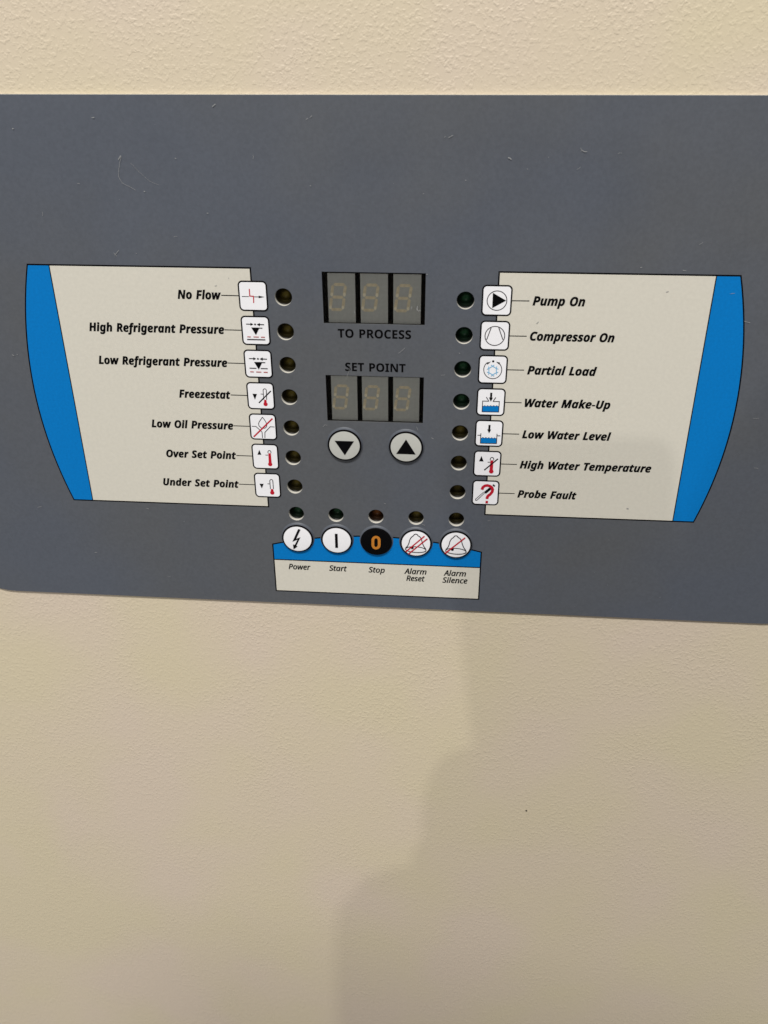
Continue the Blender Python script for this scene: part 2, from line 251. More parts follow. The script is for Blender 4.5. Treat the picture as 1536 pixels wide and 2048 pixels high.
# ------------------------------------------------------------------ data: letter outlines (advance, Bezier loops) and symbol drawings (mm)
GLYPHS = json.loads('''{"bi":{"-":[216,[[[81,154,27,154,27,171],[27,189,27,206,81,206],[135,206,189,206,189,189],[189,171,189,154,135,154]]]],
"C":[411,[[[245,-7,216,-7,158,-7],[114,10,85,44,55,78],[40,124,40,181,40,210],[44,238,50,267,57,296],[66,323,80,350,93,376],[109,399,130,420,150,441],[174,457,202,469,230,481],[261,487,297,487,327,487],[353,484,374,479,396,473],[417,464,438,453,425,425],[412,398,399,371,384,380],[368,387,352,393,335,399],[317,402,297,402,270,402],[247,396,227,382,208,369],[192,351,179,330,167,308],[157,285,151,260,145,235],[142,210,142,187,142,150],[150,123,165,105,180,88],[204,79,236,79,255,79],[273,81,292,86,310,91],[329,97,347,104,347,76],[347,47,347,19,334,13],[316,8,293,2,271,-4]]]],
"F":[357,[[[51,0,17,0,51,160],[85,320,119,480,208,480],[297,480,385,480,380,452],[374,424,368,396,313,396],[257,396,201,396,193,355],[184,314,175,273,227,273],[279,273,330,273,324,245],[318,217,312,189,261,189],[209,189,157,189,144,126],[131,63,118,0,84,0]]]],
"H":[470,[[[51,0,17,0,51,160],[85,320,119,480,152,480],[186,480,219,480,206,417],[193,354,179,291,231,291],[282,291,334,291,347,354],[360,417,373,480,407,480],[440,480,473,480,440,320],[406,160,372,0,339,0],[305,0,272,0,287,69],[301,138,316,207,264,207],[213,207,161,207,147,138],[132,69,118,0,84,0]]]],
"L":[348,[[[107,0,17,0,51,160],[85,320,119,480,152,480],[186,480,219,480,191,348],[163,216,135,84,191,84],[247,84,303,84,297,56],[291,28,285,0,196,0]]]],
"M":[591,[[[47,0,17,0,51,160],[85,320,119,480,163,480],[207,480,251,480,258,360],[266,240,273,121,274,121],[274,121,275,121,335,240],[395,360,455,480,502,480],[548,480,594,480,561,320],[527,160,493,0,462,0],[432,0,401,0,417,76],[433,151,449,227,452,242],[455,258,460,276,464,293],[468,310,472,327,477,344],[481,358,484,371,483,371],[482,371,482,371,419,248],[357,124,295,0,264,0],[233,0,203,0,196,124],[189,248,183,371,182,371],[181,371,180,371,179,362],[177,349,175,333,172,316],[169,299,166,279,162,260],[158,241,154,223,139,149],[123,74,107,0,77,0]]]],
"N":[507,[[[47,0,17,0,51,160],[85,320,119,480,158,480],[197,480,236,480,273,362],[310,244,347,126,348,126],[349,126,350,126,351,135],[353,147,356,162,358,177],[361,193,364,209,367,226],[369,240,372,253,388,328],[404,404,420,480,450,480],[480,480,510,480,477,320],[443,160,409,0,372,0],[334,0,297,0,258,121],[219,242,180,363,179,363],[178,363,177,363,176,360],[175,354,174,344,173,333],[171,321,169,307,167,293],[165,279,162,265,160,250],[157,237,155,226,139,150],[123,75,107,0,77,0]]]],
"O":[490,[[[262,-7,218,-7,160,-7],[116,10,86,43,55,77],[40,121,40,176,40,214],[45,251,55,287,65,324],[81,358,102,388,123,418],[149,442,181,460,213,478],[251,487,294,487,352,487],[396,471,425,438,455,405],[469,362,469,308,469,269],[465,230,455,193,445,156],[430,122,409,92,389,61],[363,37,331,20,300,2]],[[200,79,226,79,252,79],[275,88,297,106,318,125],[335,151,348,185,361,219],[367,259,367,305,367,334],[361,358,347,376,333,393],[313,402,286,402,266,402],[246,396,229,384,211,373],[196,356,183,335,170,314],[160,290,153,263,146,236],[142,207,142,176,142,144],[150,120,165,103,179,87]]]],
"P":[410,[[[51,0,17,0,51,160],[85,320,119,480,163,480],[208,480,253,480,291,480],[323,474,346,462,370,450],[387,434,397,413,408,392],[413,368,413,340,413,302],[404,270,385,245,367,220],[342,201,311,189,280,177],[244,171,204,171,187,171],[170,171,153,171,141,114],[129,57,118,0,84,0]],[[181,301,171,254,185,254],[199,254,212,254,242,254],[266,261,285,276,303,291],[312,311,312,337,312,377],[291,396,248,396,233,396],[217,396,201,396,191,349]]]],
"R":[409,[[[51,0,17,0,51,160],[85,320,119,480,158,480],[197,480,236,480,284,480],[322,469,350,449,378,428],[392,394,392,348,392,310],[382,279,362,255,342,231],[317,214,287,203,315,136],[344,68,372,0,336,0],[300,0,263,0,241,61],[218,123,195,184,182,184],[169,184,156,184,143,123],[131,61,118,0,84,0]],[[183,310,174,267,182,267],[191,267,199,267,228,267],[250,273,266,285,282,298],[290,317,290,343,290,378],[269,396,226,396,218,396],[210,396,201,396,192,353]]]],
"S":[356,[[[163,-7,130,-7,106,-7],[84,-4,64,1,44,7],[27,14,13,23,13,53],[13,83,13,113,33,102],[53,93,72,87,91,80],[111,77,131,77,153,77],[172,81,187,90,201,99],[209,112,209,130,209,148],[204,163,193,173,183,184],[169,195,151,208,138,217],[125,228,112,240,100,252],[89,267,81,283,73,299],[69,319,69,340,69,369],[76,394,89,416,103,438],[122,455,147,467,172,480],[201,486,234,486,259,486],[282,484,303,478,324,473],[344,465,364,454,352,428],[340,403,328,377,294,394],[263,402,234,402,216,402],[201,397,189,387,178,378],[172,364,172,348,172,331],[177,317,187,307,198,297],[212,286,231,273,257,256],[277,237,290,216,304,195],[310,170,310,142,310,108],[302,80,286,58,269,36],[248,20,221,9,194,-1]]]],
"T":[357,[[[121,0,87,0,115,132],[143,263,171,395,132,395],[94,395,55,395,61,423],[67,451,73,480,184,480],[294,480,404,480,398,451],[392,423,386,395,348,395],[309,395,271,395,243,263],[215,132,187,0,154,0]]]],
"U":[464,[[[240,-7,198,-7,148,-7],[111,6,85,30,59,55],[46,88,46,128,46,135],[47,143,47,152,48,161],[49,169,51,177,73,278],[94,379,116,480,149,480],[182,480,216,480,194,379],[173,278,152,178,148,161],[146,148,146,137,146,98],[167,79,208,79,237,79],[259,87,274,104,288,121],[299,146,306,179,328,279],[349,379,370,480,403,480],[437,480,470,480,448,376],[426,273,404,169,397,135],[385,105,369,79,353,52],[331,31,303,16,275,1]]]],
"W":[600,[[[112,0,75,0,70,160],[65,320,60,480,92,480],[123,480,154,480,155,392],[156,305,156,218,156,201],[156,182,155,162,155,141],[154,122,152,104,153,104],[154,104,154,104,161,122],[168,140,175,160,183,180],[190,197,195,211,236,300],[276,390,316,480,346,480],[375,480,405,480,407,390],[409,300,412,211,412,203],[412,193,412,181,412,169],[411,156,411,143,411,129],[410,116,409,104,410,104],[411,104,412,104,418,122],[425,142,433,164,441,185],[448,203,454,218,490,305],[526,392,562,480,596,480],[630,480,664,480,593,320],[522,160,451,0,413,0],[376,0,338,0,336,73],[334,146,332,218,332,246],[332,267,331,284,331,300],[331,317,332,334,331,334],[330,334,329,334,317,298],[305,265,292,236,257,157],[221,79,186,0,149,0]]]],
"a":[399,[[[156,-7,133,-7,116,-7],[99,-2,83,6,67,15],[54,29,44,49,34,68],[30,94,30,126,30,156],[34,186,42,215,50,244],[61,271,76,294,91,318],[108,338,129,352,150,366],[173,373,199,373,223,373],[242,368,256,359,271,349],[282,336,290,320,291,320],[292,320,293,320,299,335],[305,351,312,367,337,367],[362,367,388,367,362,244],[336,122,310,0,285,0],[260,0,236,0,237,16],[239,32,240,48,240,48],[239,48,238,48,225,32],[210,18,193,8,176,-2]],[[144,73,172,73,185,73],[198,79,210,89,221,100],[231,114,239,131,248,148],[254,166,257,185,260,201],[262,219,262,240,262,255],[258,268,250,278,242,288],[231,293,216,293,204,293],[193,289,182,279,172,269],[163,257,155,241,147,225],[141,208,136,189,132,169],[130,150,130,131,130,92]]]],
"b":[400,[[[226,-7,200,-7,177,-7],[158,-2,143,8,129,18],[118,31,109,47,109,47],[108,47,107,47,101,31],[94,16,88,0,63,0],[37,0,12,0,48,170],[84,340,120,510,153,510],[186,510,219,510,212,479],[206,447,199,416,197,407],[195,396,191,384,188,373],[185,361,181,349,178,337],[174,327,171,318,172,318],[173,318,174,318,186,332],[198,345,212,357,226,368],[244,373,267,373,285,373],[301,369,317,360,333,352],[345,337,355,318,365,299],[370,273,370,240,370,210],[366,181,358,152,350,123],[338,96,324,72,309,48],[291,29,270,15,249,0]],[[169,73,183,73,195,73],[207,78,217,88,228,97],[237,110,245,126,253,141],[259,159,263,178,268,197],[270,216,270,236,270,274],[256,293,227,293,211,293],[197,288,186,276,175,264],[166,250,158,232,151,214],[146,196,143,178,139,160],[138,144,138,131,138,113],[142,100,150,89,158,78]]]],
"d":[399,[[[157,-7,133,-7,116,-7],[99,-2,83,6,67,15],[54,29,44,49,34,68],[30,94,30,127,30,156],[34,186,42,215,50,245],[61,271,76,295,91,319],[108,338,129,352,150,366],[173,373,199,373,221,373],[239,368,251,358,264,348],[274,335,283,320,284,320],[285,320,285,320,285,321],[286,326,286,334,287,342],[288,352,289,363,291,374],[292,384,294,393,302,432],[311,471,319,510,352,510],[385,510,418,510,382,340],[346,170,310,0,285,0],[259,0,234,0,236,16],[238,32,240,48,240,48],[239,48,238,48,225,32],[210,18,193,8,177,-2]],[[145,73,175,73,190,73],[204,79,215,91,226,103],[234,118,241,135,248,153],[254,171,257,189,260,207],[262,223,262,236,262,253],[258,267,250,278,242,288],[231,293,216,293,204,293],[193,289,182,279,172,269],[163,257,155,241,147,225],[141,208,136,189,132,169],[130,150,130,131,130,92]]]],
"e":[374,[[[201,-7,175,-7,132,-7],[97,5,70,29,43,52],[30,88,30,135,30,166],[34,196,43,224,51,252],[64,278,82,300,99,323],[120,340,146,354,171,367],[201,373,234,373,276,373],[306,364,327,345,347,326],[357,302,357,273,357,235],[340,204,305,181,271,157],[218,146,146,146,141,146],[135,146,130,146,129,143],[129,141,129,139,129,137],[129,135,129,132,129,113],[135,97,146,85,157,74],[173,68,194,68,213,68],[231,70,246,75,262,79],[281,86,302,96,302,71],[302,46,302,21,283,12],[263,5,244,0,224,-4]],[[144,230,140,212,145,212],[150,212,155,212,193,212],[221,218,237,230,254,242],[263,256,263,271,263,292],[251,302,228,302,216,302],[204,298,192,291,180,283],[169,273,160,259,151,246]]]],
"f":[251,[[[13,-161,-15,-161,-38,-161],[-57,-158,-72,-153,-72,-127],[-72,-100,-72,-74,-58,-78],[-46,-81,-34,-81,-21,-81],[-9,-76,1,-67,11,-58],[18,-44,22,-25,45,81],[67,186,89,291,71,291],[54,291,36,291,39,307],[42,323,46,339,66,348],[86,358,105,367,107,376],[109,385,111,394,121,439],[137,470,160,487,182,505],[211,514,246,514,262,514],[276,512,288,509,301,506],[313,503,324,498,315,473],[306,449,298,424,291,427],[285,429,278,431,271,434],[263,435,254,435,241,435],[231,430,224,421,216,413],[211,401,208,387,207,380],[206,373,204,367,228,367],[252,367,276,367,271,342],[265,317,260,291,236,291],[212,291,188,291,165,181],[141,71,118,-40,113,-62],[106,-82,95,-101,85,-119],[71,-134,53,-145,36,-156]]]],
"g":[399,[[[159,-161,128,-161,101,-161],[78,-159,60,-155,43,-151],[25,-145,9,-138,9,-109],[9,-80,9,-52,26,-61],[44,-68,63,-73,82,-77],[102,-80,123,-80,146,-80],[164,-75,179,-64,194,-54],[204,-37,210,-15,210,-11],[211,-8,212,-5,215,6],[219,18,222,29,225,40],[227,46,228,49,227,49],[227,49,226,49,214,34],[201,21,185,10,170,-1],[151,-7,128,-7,111,-7],[95,-2,80,7,65,17],[52,31,43,51,34,70],[30,95,30,126,30,156],[34,186,42,215,50,244],[61,271,76,294,91,318],[108,338,129,352,150,366],[172,373,197,373,221,373],[240,369,254,359,267,349],[279,336,290,320,291,320],[292,320,293,320,299,335],[305,351,312,367,337,367],[362,367,388,367,361,242],[334,116,308,-9,300,-47],[287,-78,270,-100,254,-122],[233,-138,210,-147,186,-156]],[[162,73,176,73,190,73],[202,78,213,89,223,100],[232,113,239,130,247,146],[252,164,256,183,260,201],[262,219,262,236,262,253],[258,267,250,278,242,288],[231,293,217,293,204,293],[193,289,182,279,172,269],[163,257,155,241,147,225],[141,208,136,189,132,169],[130,150,130,131,130,112],[134,97,142,88,150,78]]]],
"h":[406,[[[45,0,12,0,48,170],[84,340,120,510,153,510],[186,510,219,510,213,481],[206,451,200,422,197,408],[194,394,190,379,185,364],[182,351,178,340,175,329],[173,321,171,318,172,318],[173,318,174,318,187,335],[202,348,219,358,236,368],[255,373,277,373,308,373],[332,364,348,345,364,326],[371,300,371,268,371,252],[369,232,364,209,349,139],[335,70,320,0,287,0],[255,0,222,0,237,71],[252,143,267,214,270,230],[272,243,272,253,272,280],[260,293,236,293,222,293],[208,287,196,274,184,262],[174,244,165,223,156,201],[149,178,143,152,132,101],[122,51,111,0,78,0]]]],
"i":[199,[[[175,412,155,412,141,412],[130,415,120,421,110,427],[105,438,105,453,105,471],[111,486,121,496,132,505],[146,510,165,510,178,510],[190,507,199,502,209,496],[214,486,214,471,214,453],[209,439,200,428,190,418]],[[45,0,12,0,38,122],[64,244,90,367,123,367],[156,367,189,367,163,244],[137,122,111,0,78,0]]]],
"k":[381,[[[45,0,12,0,48,170],[84,340,120,510,153,510],[186,510,219,510,203,435],[187,359,171,283,168,272],[165,259,161,244,156,230],[153,218,150,211,151,211],[152,211,153,211,203,263],[252,315,302,367,339,367],[377,367,414,367,360,312],[306,257,251,201,282,134],[313,67,345,0,308,0],[271,0,234,0,214,46],[195,92,175,138,161,130],[148,122,135,114,127,76],[119,38,111,0,78,0]]]],
"l":[199,[[[45,0,12,0,48,170],[84,340,120,510,153,510],[186,510,219,510,183,340],[147,170,111,0,78,0]]]],
"m":[608,[[[45,0,12,0,38,122],[64,244,90,367,115,367],[140,367,165,367,163,344],[161,321,158,299,159,299],[160,299,161,299,176,321],[192,339,211,353,229,366],[251,373,277,373,302,373],[321,367,335,354,349,340],[358,322,363,299,364,299],[364,299,365,299,379,321],[396,339,415,353,434,366],[457,373,482,373,513,373],[535,364,551,345,566,326],[574,300,574,268,574,252],[571,232,566,209,552,139],[537,70,522,0,490,0],[457,0,424,0,439,71],[454,143,469,214,472,230],[474,243,474,253,474,280],[463,293,442,293,427,293],[414,287,402,275,390,262],[379,245,370,224,361,203],[354,179,349,152,338,102],[328,51,317,0,284,0],[251,0,218,0,233,71],[248,143,263,214,267,230],[269,243,269,253,269,280],[258,293,236,293,222,293],[208,287,196,274,184,262],[174,244,165,223,156,201],[149,178,143,152,132,101],[122,51,111,0,78,0]]]],
"n":[406,[[[45,0,12,0,38,122],[64,244,90,367,115,367],[140,367,165,367,163,344],[161,321,158,299,159,299],[160,299,161,299,176,321],[192,339,211,353,229,366],[251,373,277,373,308,373],[332,364,348,345,364,326],[371,300,371,268,371,252],[369,232,364,209,349,139],[335,70,320,0,287,0],[255,0,222,0,237,71],[252,143,267,214,270,230],[272,243,272,253,272,280],[260,293,236,293,222,293],[208,287,196,274,184,262],[174,244,165,223,156,201],[149,178,143,152,132,101],[122,51,111,0,78,0]]]],
"o":[393,[[[203,-7,170,-7,143,-7],[118,-1,97,10,76,22],[59,38,47,59,35,80],[30,105,30,134,30,167],[34,197,42,226,50,255],[62,280,78,303,94,325],[114,342,139,355,163,367],[192,373,224,373,267,373],[301,361,326,335,351,310],[363,274,363,228,363,197],[360,168,352,140,344,111],[333,86,317,64,301,43],[281,25,256,12,232,0]],[[145,74,178,74,196,74],[212,81,225,96,237,111],[247,130,254,153,261,177],[264,202,264,228,264,247],[260,262,254,274,247,287],[234,293,217,293,202,293],[189,288,178,278,167,268],[158,255,150,238,143,222],[138,205,134,187,131,168],[129,151,129,134,129,94]]]],
"p":[400,[[[11,-161,-22,-161,15,15],[53,191,90,367,115,367],[140,367,165,367,163,348],[162,330,160,311,161,311],[162,311,163,311,174,327],[188,341,206,354,223,367],[243,373,267,373,285,373],[301,369,317,360,333,352],[345,337,355,318,365,299],[370,272,370,240,370,210],[366,181,358,151,350,122],[338,96,324,72,309,48],[291,29,270,15,249,0],[226,-7,200,-7,178,-7],[161,-2,148,9,136,19],[126,32,117,47,116,47],[115,47,114,47,113,29],[111,13,109,-2,107,-17],[104,-33,100,-50,92,-87],[84,-124,77,-161,44,-161]],[[169,73,183,73,195,73],[207,78,217,88,228,97],[237,110,245,126,253,141],[259,159,263,178,268,197],[270,216,270,236,270,274],[256,293,227,293,211,293],[197,288,186,276,175,264],[166,250,158,232,151,215],[146,197,143,179,139,160],[138,144,138,131,138,113],[142,100,150,89,158,78]]]],
"r":[283,[[[45,0,12,0,38,122],[64,244,90,367,115,367],[140,367,165,367,163,344],[161,321,158,299,160,299],[161,299,162,299,177,322],[193,340,212,354,231,367],[252,373,276,373,281,373],[287,373,293,372,299,372],[304,371,308,370,300,338],[293,306,286,275,283,276],[278,277,272,278,266,279],[260,280,253,280,229,280],[207,270,187,251,168,231],[154,202,146,164,134,109],[122,55,111,0,78,0]]]],
"s":[318,[[[165,-7,118,-7,94,-7],[74,-5,56,-2,39,2],[23,7,7,15,7,42],[7,69,7,96,24,87],[41,79,58,74,76,69],[94,66,112,66,128,66],[142,70,154,76,166,83],[172,93,172,106,172,115],[168,123,161,130,154,137],[139,147,117,160,94,173],[76,186,64,200,52,215],[46,233,46,257,46,295],[58,324,83,344,108,363],[142,373,185,373,206,373],[227,371,246,366,266,362],[285,354,304,343,293,319],[283,296,272,272,259,280],[245,286,231,291,216,297],[202,300,187,300,177,300],[167,297,158,292,150,287],[146,279,146,269,146,260],[149,253,156,246,164,240],[176,231,195,222,218,210],[236,197,251,182,265,166],[272,146,272,121,272,79],[258,47,230,26,202,4]]]],
"t":[275,[[[153,-7,134,-7,106,-7],[83,-1,65,12,48,24],[39,46,39,78,39,89],[40,101,43,115,56,174],[68,233,81,291,64,291],[47,291,31,291,34,308],[37,324,40,340,62,349],[83,358,105,367,119,393],[133,419,148,445,169,445],[190,445,212,445,206,419],[201,393,195,367,226,367],[257,367,288,367,283,342],[277,317,272,291,241,291],[210,291,179,291,167,233],[154,174,142,115,140,108],[140,102,140,97,140,89],[142,83,148,79,153,75],[160,73,169,73,178,73],[186,74,194,76,203,78],[212,81,222,85,222,60],[222,35,222,11,211,6],[199,2,184,-2,169,-5]]]],
"u":[406,[[[155,-7,130,-7,98,-7],[75,3,59,22,44,41],[36,66,36,99,36,107],[37,117,38,130,40,143],[42,156,44,169,58,235],[72,301,86,367,119,367],[152,367,185,367,170,295],[155,224,140,152,136,137],[134,124,134,113,134,87],[146,73,170,73,185,73],[199,80,211,92,222,105],[233,122,242,144,251,165],[258,189,263,215,274,266],[285,316,296,367,328,367],[361,367,394,367,368,244],[342,122,316,0,291,0],[266,0,241,0,243,23],[246,45,248,68,247,68],[246,68,244,68,231,46],[214,28,196,14,177,0]]]],
"v":[344,[[[114,0,79,0,64,122],[49,244,34,367,66,367],[98,367,130,367,135,303],[140,239,145,175,146,166],[147,154,147,139,147,124],[147,111,147,99,148,99],[149,99,150,99,154,110],[159,123,164,137,170,152],[175,163,179,172,212,237],[244,302,277,367,312,367],[347,367,383,367,317,244],[251,122,185,0,149,0]]]],
"w":[529,[[[93,0,58,0,52,122],[47,244,41,367,72,367],[102,367,133,367,133,313],[134,258,134,204,134,186],[134,168,134,151,134,133],[133,114,131,93,132,93],[133,93,134,93,137,105],[141,117,146,131,151,144],[155,157,160,168,164,179],[167,187,169,191,194,249],[219,308,244,367,280,367],[316,367,352,367,352,308],[352,249,352,191,352,176],[352,160,352,144,351,129],[350,112,349,93,350,93],[351,93,352,93,355,104],[359,116,364,130,368,143],[373,157,378,171,383,185],[387,196,391,204,415,258],[439,313,463,367,496,367],[530,367,563,367,505,244],[448,122,390,0,353,0],[317,0,281,0,281,57],[280,114,279,171,279,180],[279,191,280,204,280,218],[280,231,281,245,282,259],[282,271,283,282,281,282],[280,282,279,282,275,271],[271,259,267,246,262,233],[258,220,253,208,248,196],[244,186,240,177,215,118],[189,59,164,0,128,0]]]],
"z":[306,[[[71,0,-15,0,-12,20],[-8,39,-4,59,59,136],[122,213,185,290,141,290],[98,290,54,290,60,316],[66,341,71,367,153,367],[235,367,317,367,312,345],[308,323,303,301,241,226],[179,151,118,77,165,77],[213,77,261,77,256,51],[251,26,245,0,158,0]]]]},"it":{"A":[377,[[[-16,0,-38,0,49,160],[135,320,222,480,243,480],[264,480,285,480,305,320],[325,160,345,0,325,0],[305,0,285,0,279,50],[273,99,267,149,213,149],[159,149,105,149,79,99],[54,50,28,0,6,0]],[[152,236,134,203,177,203],[219,203,261,203,258,236],[254,270,251,304,249,321],[247,339,245,360,244,381],[243,399,242,414,242,414],[241,414,240,414,233,397],[225,379,216,360,206,340],[196,321,186,301,169,268]]]],
"P":[381,[[[47,0,28,0,61,160],[95,320,129,480,165,480],[201,480,237,480,289,480],[326,468,348,445,370,422],[381,392,381,355,381,300],[363,259,327,230,291,202],[239,187,170,187,156,187],[141,187,127,187,114,125],[101,62,87,0,67,0]],[[151,301,138,238,152,238],[165,238,179,238,222,238],[256,247,282,266,307,284],[320,313,320,353,320,379],[312,398,297,410,282,422],[259,428,229,428,212,428],[195,428,178,428,165,364]]]],
"R":[385,[[[47,0,28,0,61,160],[95,320,129,480,164,480],[199,480,234,480,333,480],[382,439,382,358,382,323],[373,293,355,268,337,242],[306,224,263,212,289,141],[315,71,342,0,320,0],[298,0,276,0,253,66],[230,132,208,198,181,198],[155,198,129,198,115,132],[101,66,87,0,67,0]],[[152,308,140,249,157,249],[175,249,192,249,237,249],[269,259,290,278,310,298],[320,323,320,354,320,381],[313,400,298,411,282,422],[259,427,229,427,212,427],[195,427,178,427,165,368]]]],
"S":[339,[[[178,-7,124,-7,101,-7],[80,-5,63,-1,45,2],[28,8,13,15,13,34],[13,54,13,74,26,67],[42,60,61,54,79,49],[101,46,125,46,145,46],[164,49,181,55,198,61],[211,71,222,84,232,97],[237,114,237,134,237,152],[231,167,219,180,207,193],[187,207,158,224,141,235],[126,245,112,256,99,267],[89,280,82,294,74,309],[71,327,71,347,71,377],[78,402,92,423,106,444],[125,459,149,470,173,481],[200,486,228,486,253,486],[275,484,294,479,314,474],[332,467,349,458,341,441],[333,424,326,407,314,413],[300,419,282,425,265,430],[247,433,228,433,201,433],[179,426,161,412,143,397],[134,377,134,351,134,338],[137,327,142,317,147,308],[154,300,165,292,175,285],[187,276,203,267,222,256],[239,245,254,233,268,222],[279,209,288,194,296,179],[300,161,300,139,300,91],[284,55,252,30,220,6]]]],
"a":[381,[[[155,-7,130,-7,101,-7],[78,4,59,25,41,45],[32,76,32,116,32,150],[37,182,45,212,54,242],[66,269,82,292,98,315],[116,333,138,347,159,360],[183,367,209,367,233,367],[252,360,267,348,281,335],[292,321,300,304,301,304],[302,304,303,304,310,323],[317,341,324,360,339,360],[354,360,369,360,344,240],[318,120,293,0,277,0],[261,0,246,0,249,22],[252,44,255,66,254,66],[253,66,252,66,237,47],[219,30,198,15,178,1]],[[131,42,149,42,166,42],[182,48,198,60,214,73],[228,89,241,109,254,130],[264,153,271,179,274,192],[277,204,278,215,279,226],[279,236,279,245,279,266],[274,283,262,297,250,310],[235,317,215,317,197,317],[181,312,167,301,152,290],[139,275,128,256,116,237],[108,215,102,191,96,167],[93,141,93,115,93,91],[98,73,107,60,117,48]]]],
"c":[304,[[[184,-7,166,-7,126,-7],[94,4,69,27,45,49],[32,83,32,128,32,160],[37,190,45,219,54,248],[67,274,83,296,99,317],[119,335,142,348,166,360],[192,367,220,367,236,367],[252,365,267,362,283,359],[297,355,310,349,304,333],[298,317,293,300,284,304],[273,308,261,312,249,315],[235,317,221,317,195,317],[173,308,154,291,135,274],[120,251,109,222,98,194],[93,162,93,128,93,101],[100,80,114,65,128,50],[147,42,172,42,188,42],[202,45,217,49,231,54],[245,59,259,64,259,48],[259,31,259,15,246,9],[232,3,217,-1,201,-5]]]],
"e":[335,[[[185,-7,163,-7,121,-7],[89,5,66,30,44,54],[32,87,32,129,32,158],[36,186,45,214,53,242],[65,267,81,290,96,314],[115,332,137,346,160,360],[184,367,212,367,246,367],[272,359,289,345,306,330],[315,309,315,283,315,259],[308,238,293,219,279,200],[256,184,225,173,194,162],[154,156,105,156,101,156],[97,156,93,156,93,152],[93,148,92,143,92,139],[92,135,92,131,92,104],[99,82,112,66,126,50],[146,42,173,42,190,42],[206,45,222,50,237,55],[253,61,271,70,271,53],[271,36,271,19,254,12],[238,6,221,1,205,-4]],[[112,240,102,203,104,203],[105,203,107,203,134,203],[158,206,181,211,204,215],[223,223,236,234,250,245],[257,260,257,278,257,290],[253,299,245,307,238,314],[225,318,209,318,187,318],[167,308,147,288,127,268]]]],
"i":[173,[[[152,420,143,420,134,420],[126,423,120,428,114,434],[111,441,111,451,111,463],[114,473,121,482,128,490],[138,494,150,494,171,494],[181,484,181,464,181,450],[177,439,169,431,161,424]],[[39,0,19,0,44,120],[70,240,95,360,115,360],[135,360,154,360,129,240],[103,120,78,0,58,0]]]],
"l":[173,[[[38,0,18,0,54,170],[91,340,127,510,147,510],[166,510,186,510,150,340],[113,170,77,0,58,0]]]],
"m":[588,[[[39,0,19,0,44,120],[70,240,95,360,111,360],[128,360,144,360,141,338],[139,316,136,293,137,293],[139,293,140,293,148,305],[157,316,168,327,179,338],[192,348,206,355,221,363],[237,367,255,367,280,367],[299,360,312,346,326,331],[334,312,336,287,337,287],[338,287,339,287,348,300],[359,313,371,325,383,337],[397,347,412,355,428,363],[444,367,463,367,490,367],[512,359,527,344,542,329],[550,307,550,278,550,267],[549,257,548,248,547,239],[545,229,543,219,527,146],[512,73,496,0,476,0],[456,0,437,0,453,75],[469,150,485,226,487,236],[489,245,490,252,490,259],[491,266,491,273,491,286],[487,297,480,305,472,313],[461,317,445,317,431,317],[416,312,399,301,383,290],[368,273,354,251,339,228],[329,199,321,163,310,108],[298,54,287,0,267,0],[247,0,228,0,244,75],[259,150,275,226,279,246],[281,261,281,270,281,285],[278,296,271,305,265,313],[253,317,238,317,223,317],[208,312,191,301,175,291],[159,274,145,250,131,226],[119,195,111,155,100,103],[89,52,78,0,58,0]]]],
"n":[389,[[[37,-2,16,-2,42,119],[68,241,93,362,111,362],[128,362,146,362,143,340],[141,318,138,296,147,307],[157,318,169,329,180,340],[194,350,209,357,224,365],[241,369,261,369,290,369],[312,361,329,345,345,329],[353,307,353,278,353,268],[352,257,351,246,349,236],[348,226,346,218,330,145],[314,71,298,-2,277,-2],[256,-2,235,-2,251,74],[267,150,283,226,286,236],[287,245,288,252,290,259],[290,266,290,272,290,301],[275,315,244,315,230,315],[214,310,196,299,179,289],[163,272,148,248,133,225],[121,194,113,154,102,102],[90,50,79,-2,58,-2]]]],
"o":[378,[[[197,-5,167,-5,125,-5],[92,7,68,32,44,57],[32,90,32,133,32,161],[36,188,44,216,51,243],[63,268,78,290,93,313],[111,331,134,344,157,358],[183,365,212,365,254,365],[287,352,311,327,335,303],[347,269,347,226,347,198],[343,171,335,144,328,116],[316,92,301,69,286,47],[268,29,245,15,223,1]],[[145,44,170,44,191,44],[211,51,228,66,246,81],[260,103,270,131,281,159],[286,193,286,232,286,246],[284,259,279,272,274,284],[267,295,256,303,245,312],[231,316,213,316,188,316],[167,307,149,290,131,274],[117,251,107,223,97,195],[92,165,92,131,92,103],[99,82,112,66,126,51]]]],
"p":[389,[[[5,-161,-15,-161,22,13],[59,186,95,360,111,360],[128,360,144,360,141,338],[138,315,136,293,137,293],[137,293,138,293,154,313],[172,330,191,344,211,359],[233,366,259,366,288,366],[311,356,329,335,347,315],[356,284,356,243,356,210],[352,179,344,149,336,119],[324,92,309,69,294,45],[275,27,254,13,232,0],[208,-7,181,-7,156,-7],[137,-1,122,12,107,24],[96,39,89,55,88,55],[86,55,85,55,85,48],[84,38,82,25,80,12],[78,2,77,-6,66,-58],[55,-109,44,-161,24,-161]],[[153,42,176,42,194,42],[210,48,225,59,240,71],[252,86,263,105,273,125],[282,146,287,171,293,195],[296,219,296,244,296,293],[276,317,238,317,224,317],[209,312,193,301,178,290],[163,275,150,256,137,237],[127,216,119,191,111,167],[107,142,107,115,107,93],[113,76,124,62,135,49]]]],
"r":[267,[[[39,0,19,0,44,120],[70,240,95,360,111,360],[128,360,144,360,141,338],[139,316,136,293,137,293],[139,293,140,293,149,306],[159,318,169,329,180,340],[191,349,204,356,217,363],[232,367,249,367,255,367],[262,366,269,366,276,365],[282,364,288,362,284,344],[280,327,275,309,263,312],[252,313,241,313,219,313],[199,306,181,291,164,276],[149,257,138,234,126,212],[118,188,113,165,101,110],[90,55,78,0,58,0]]]],
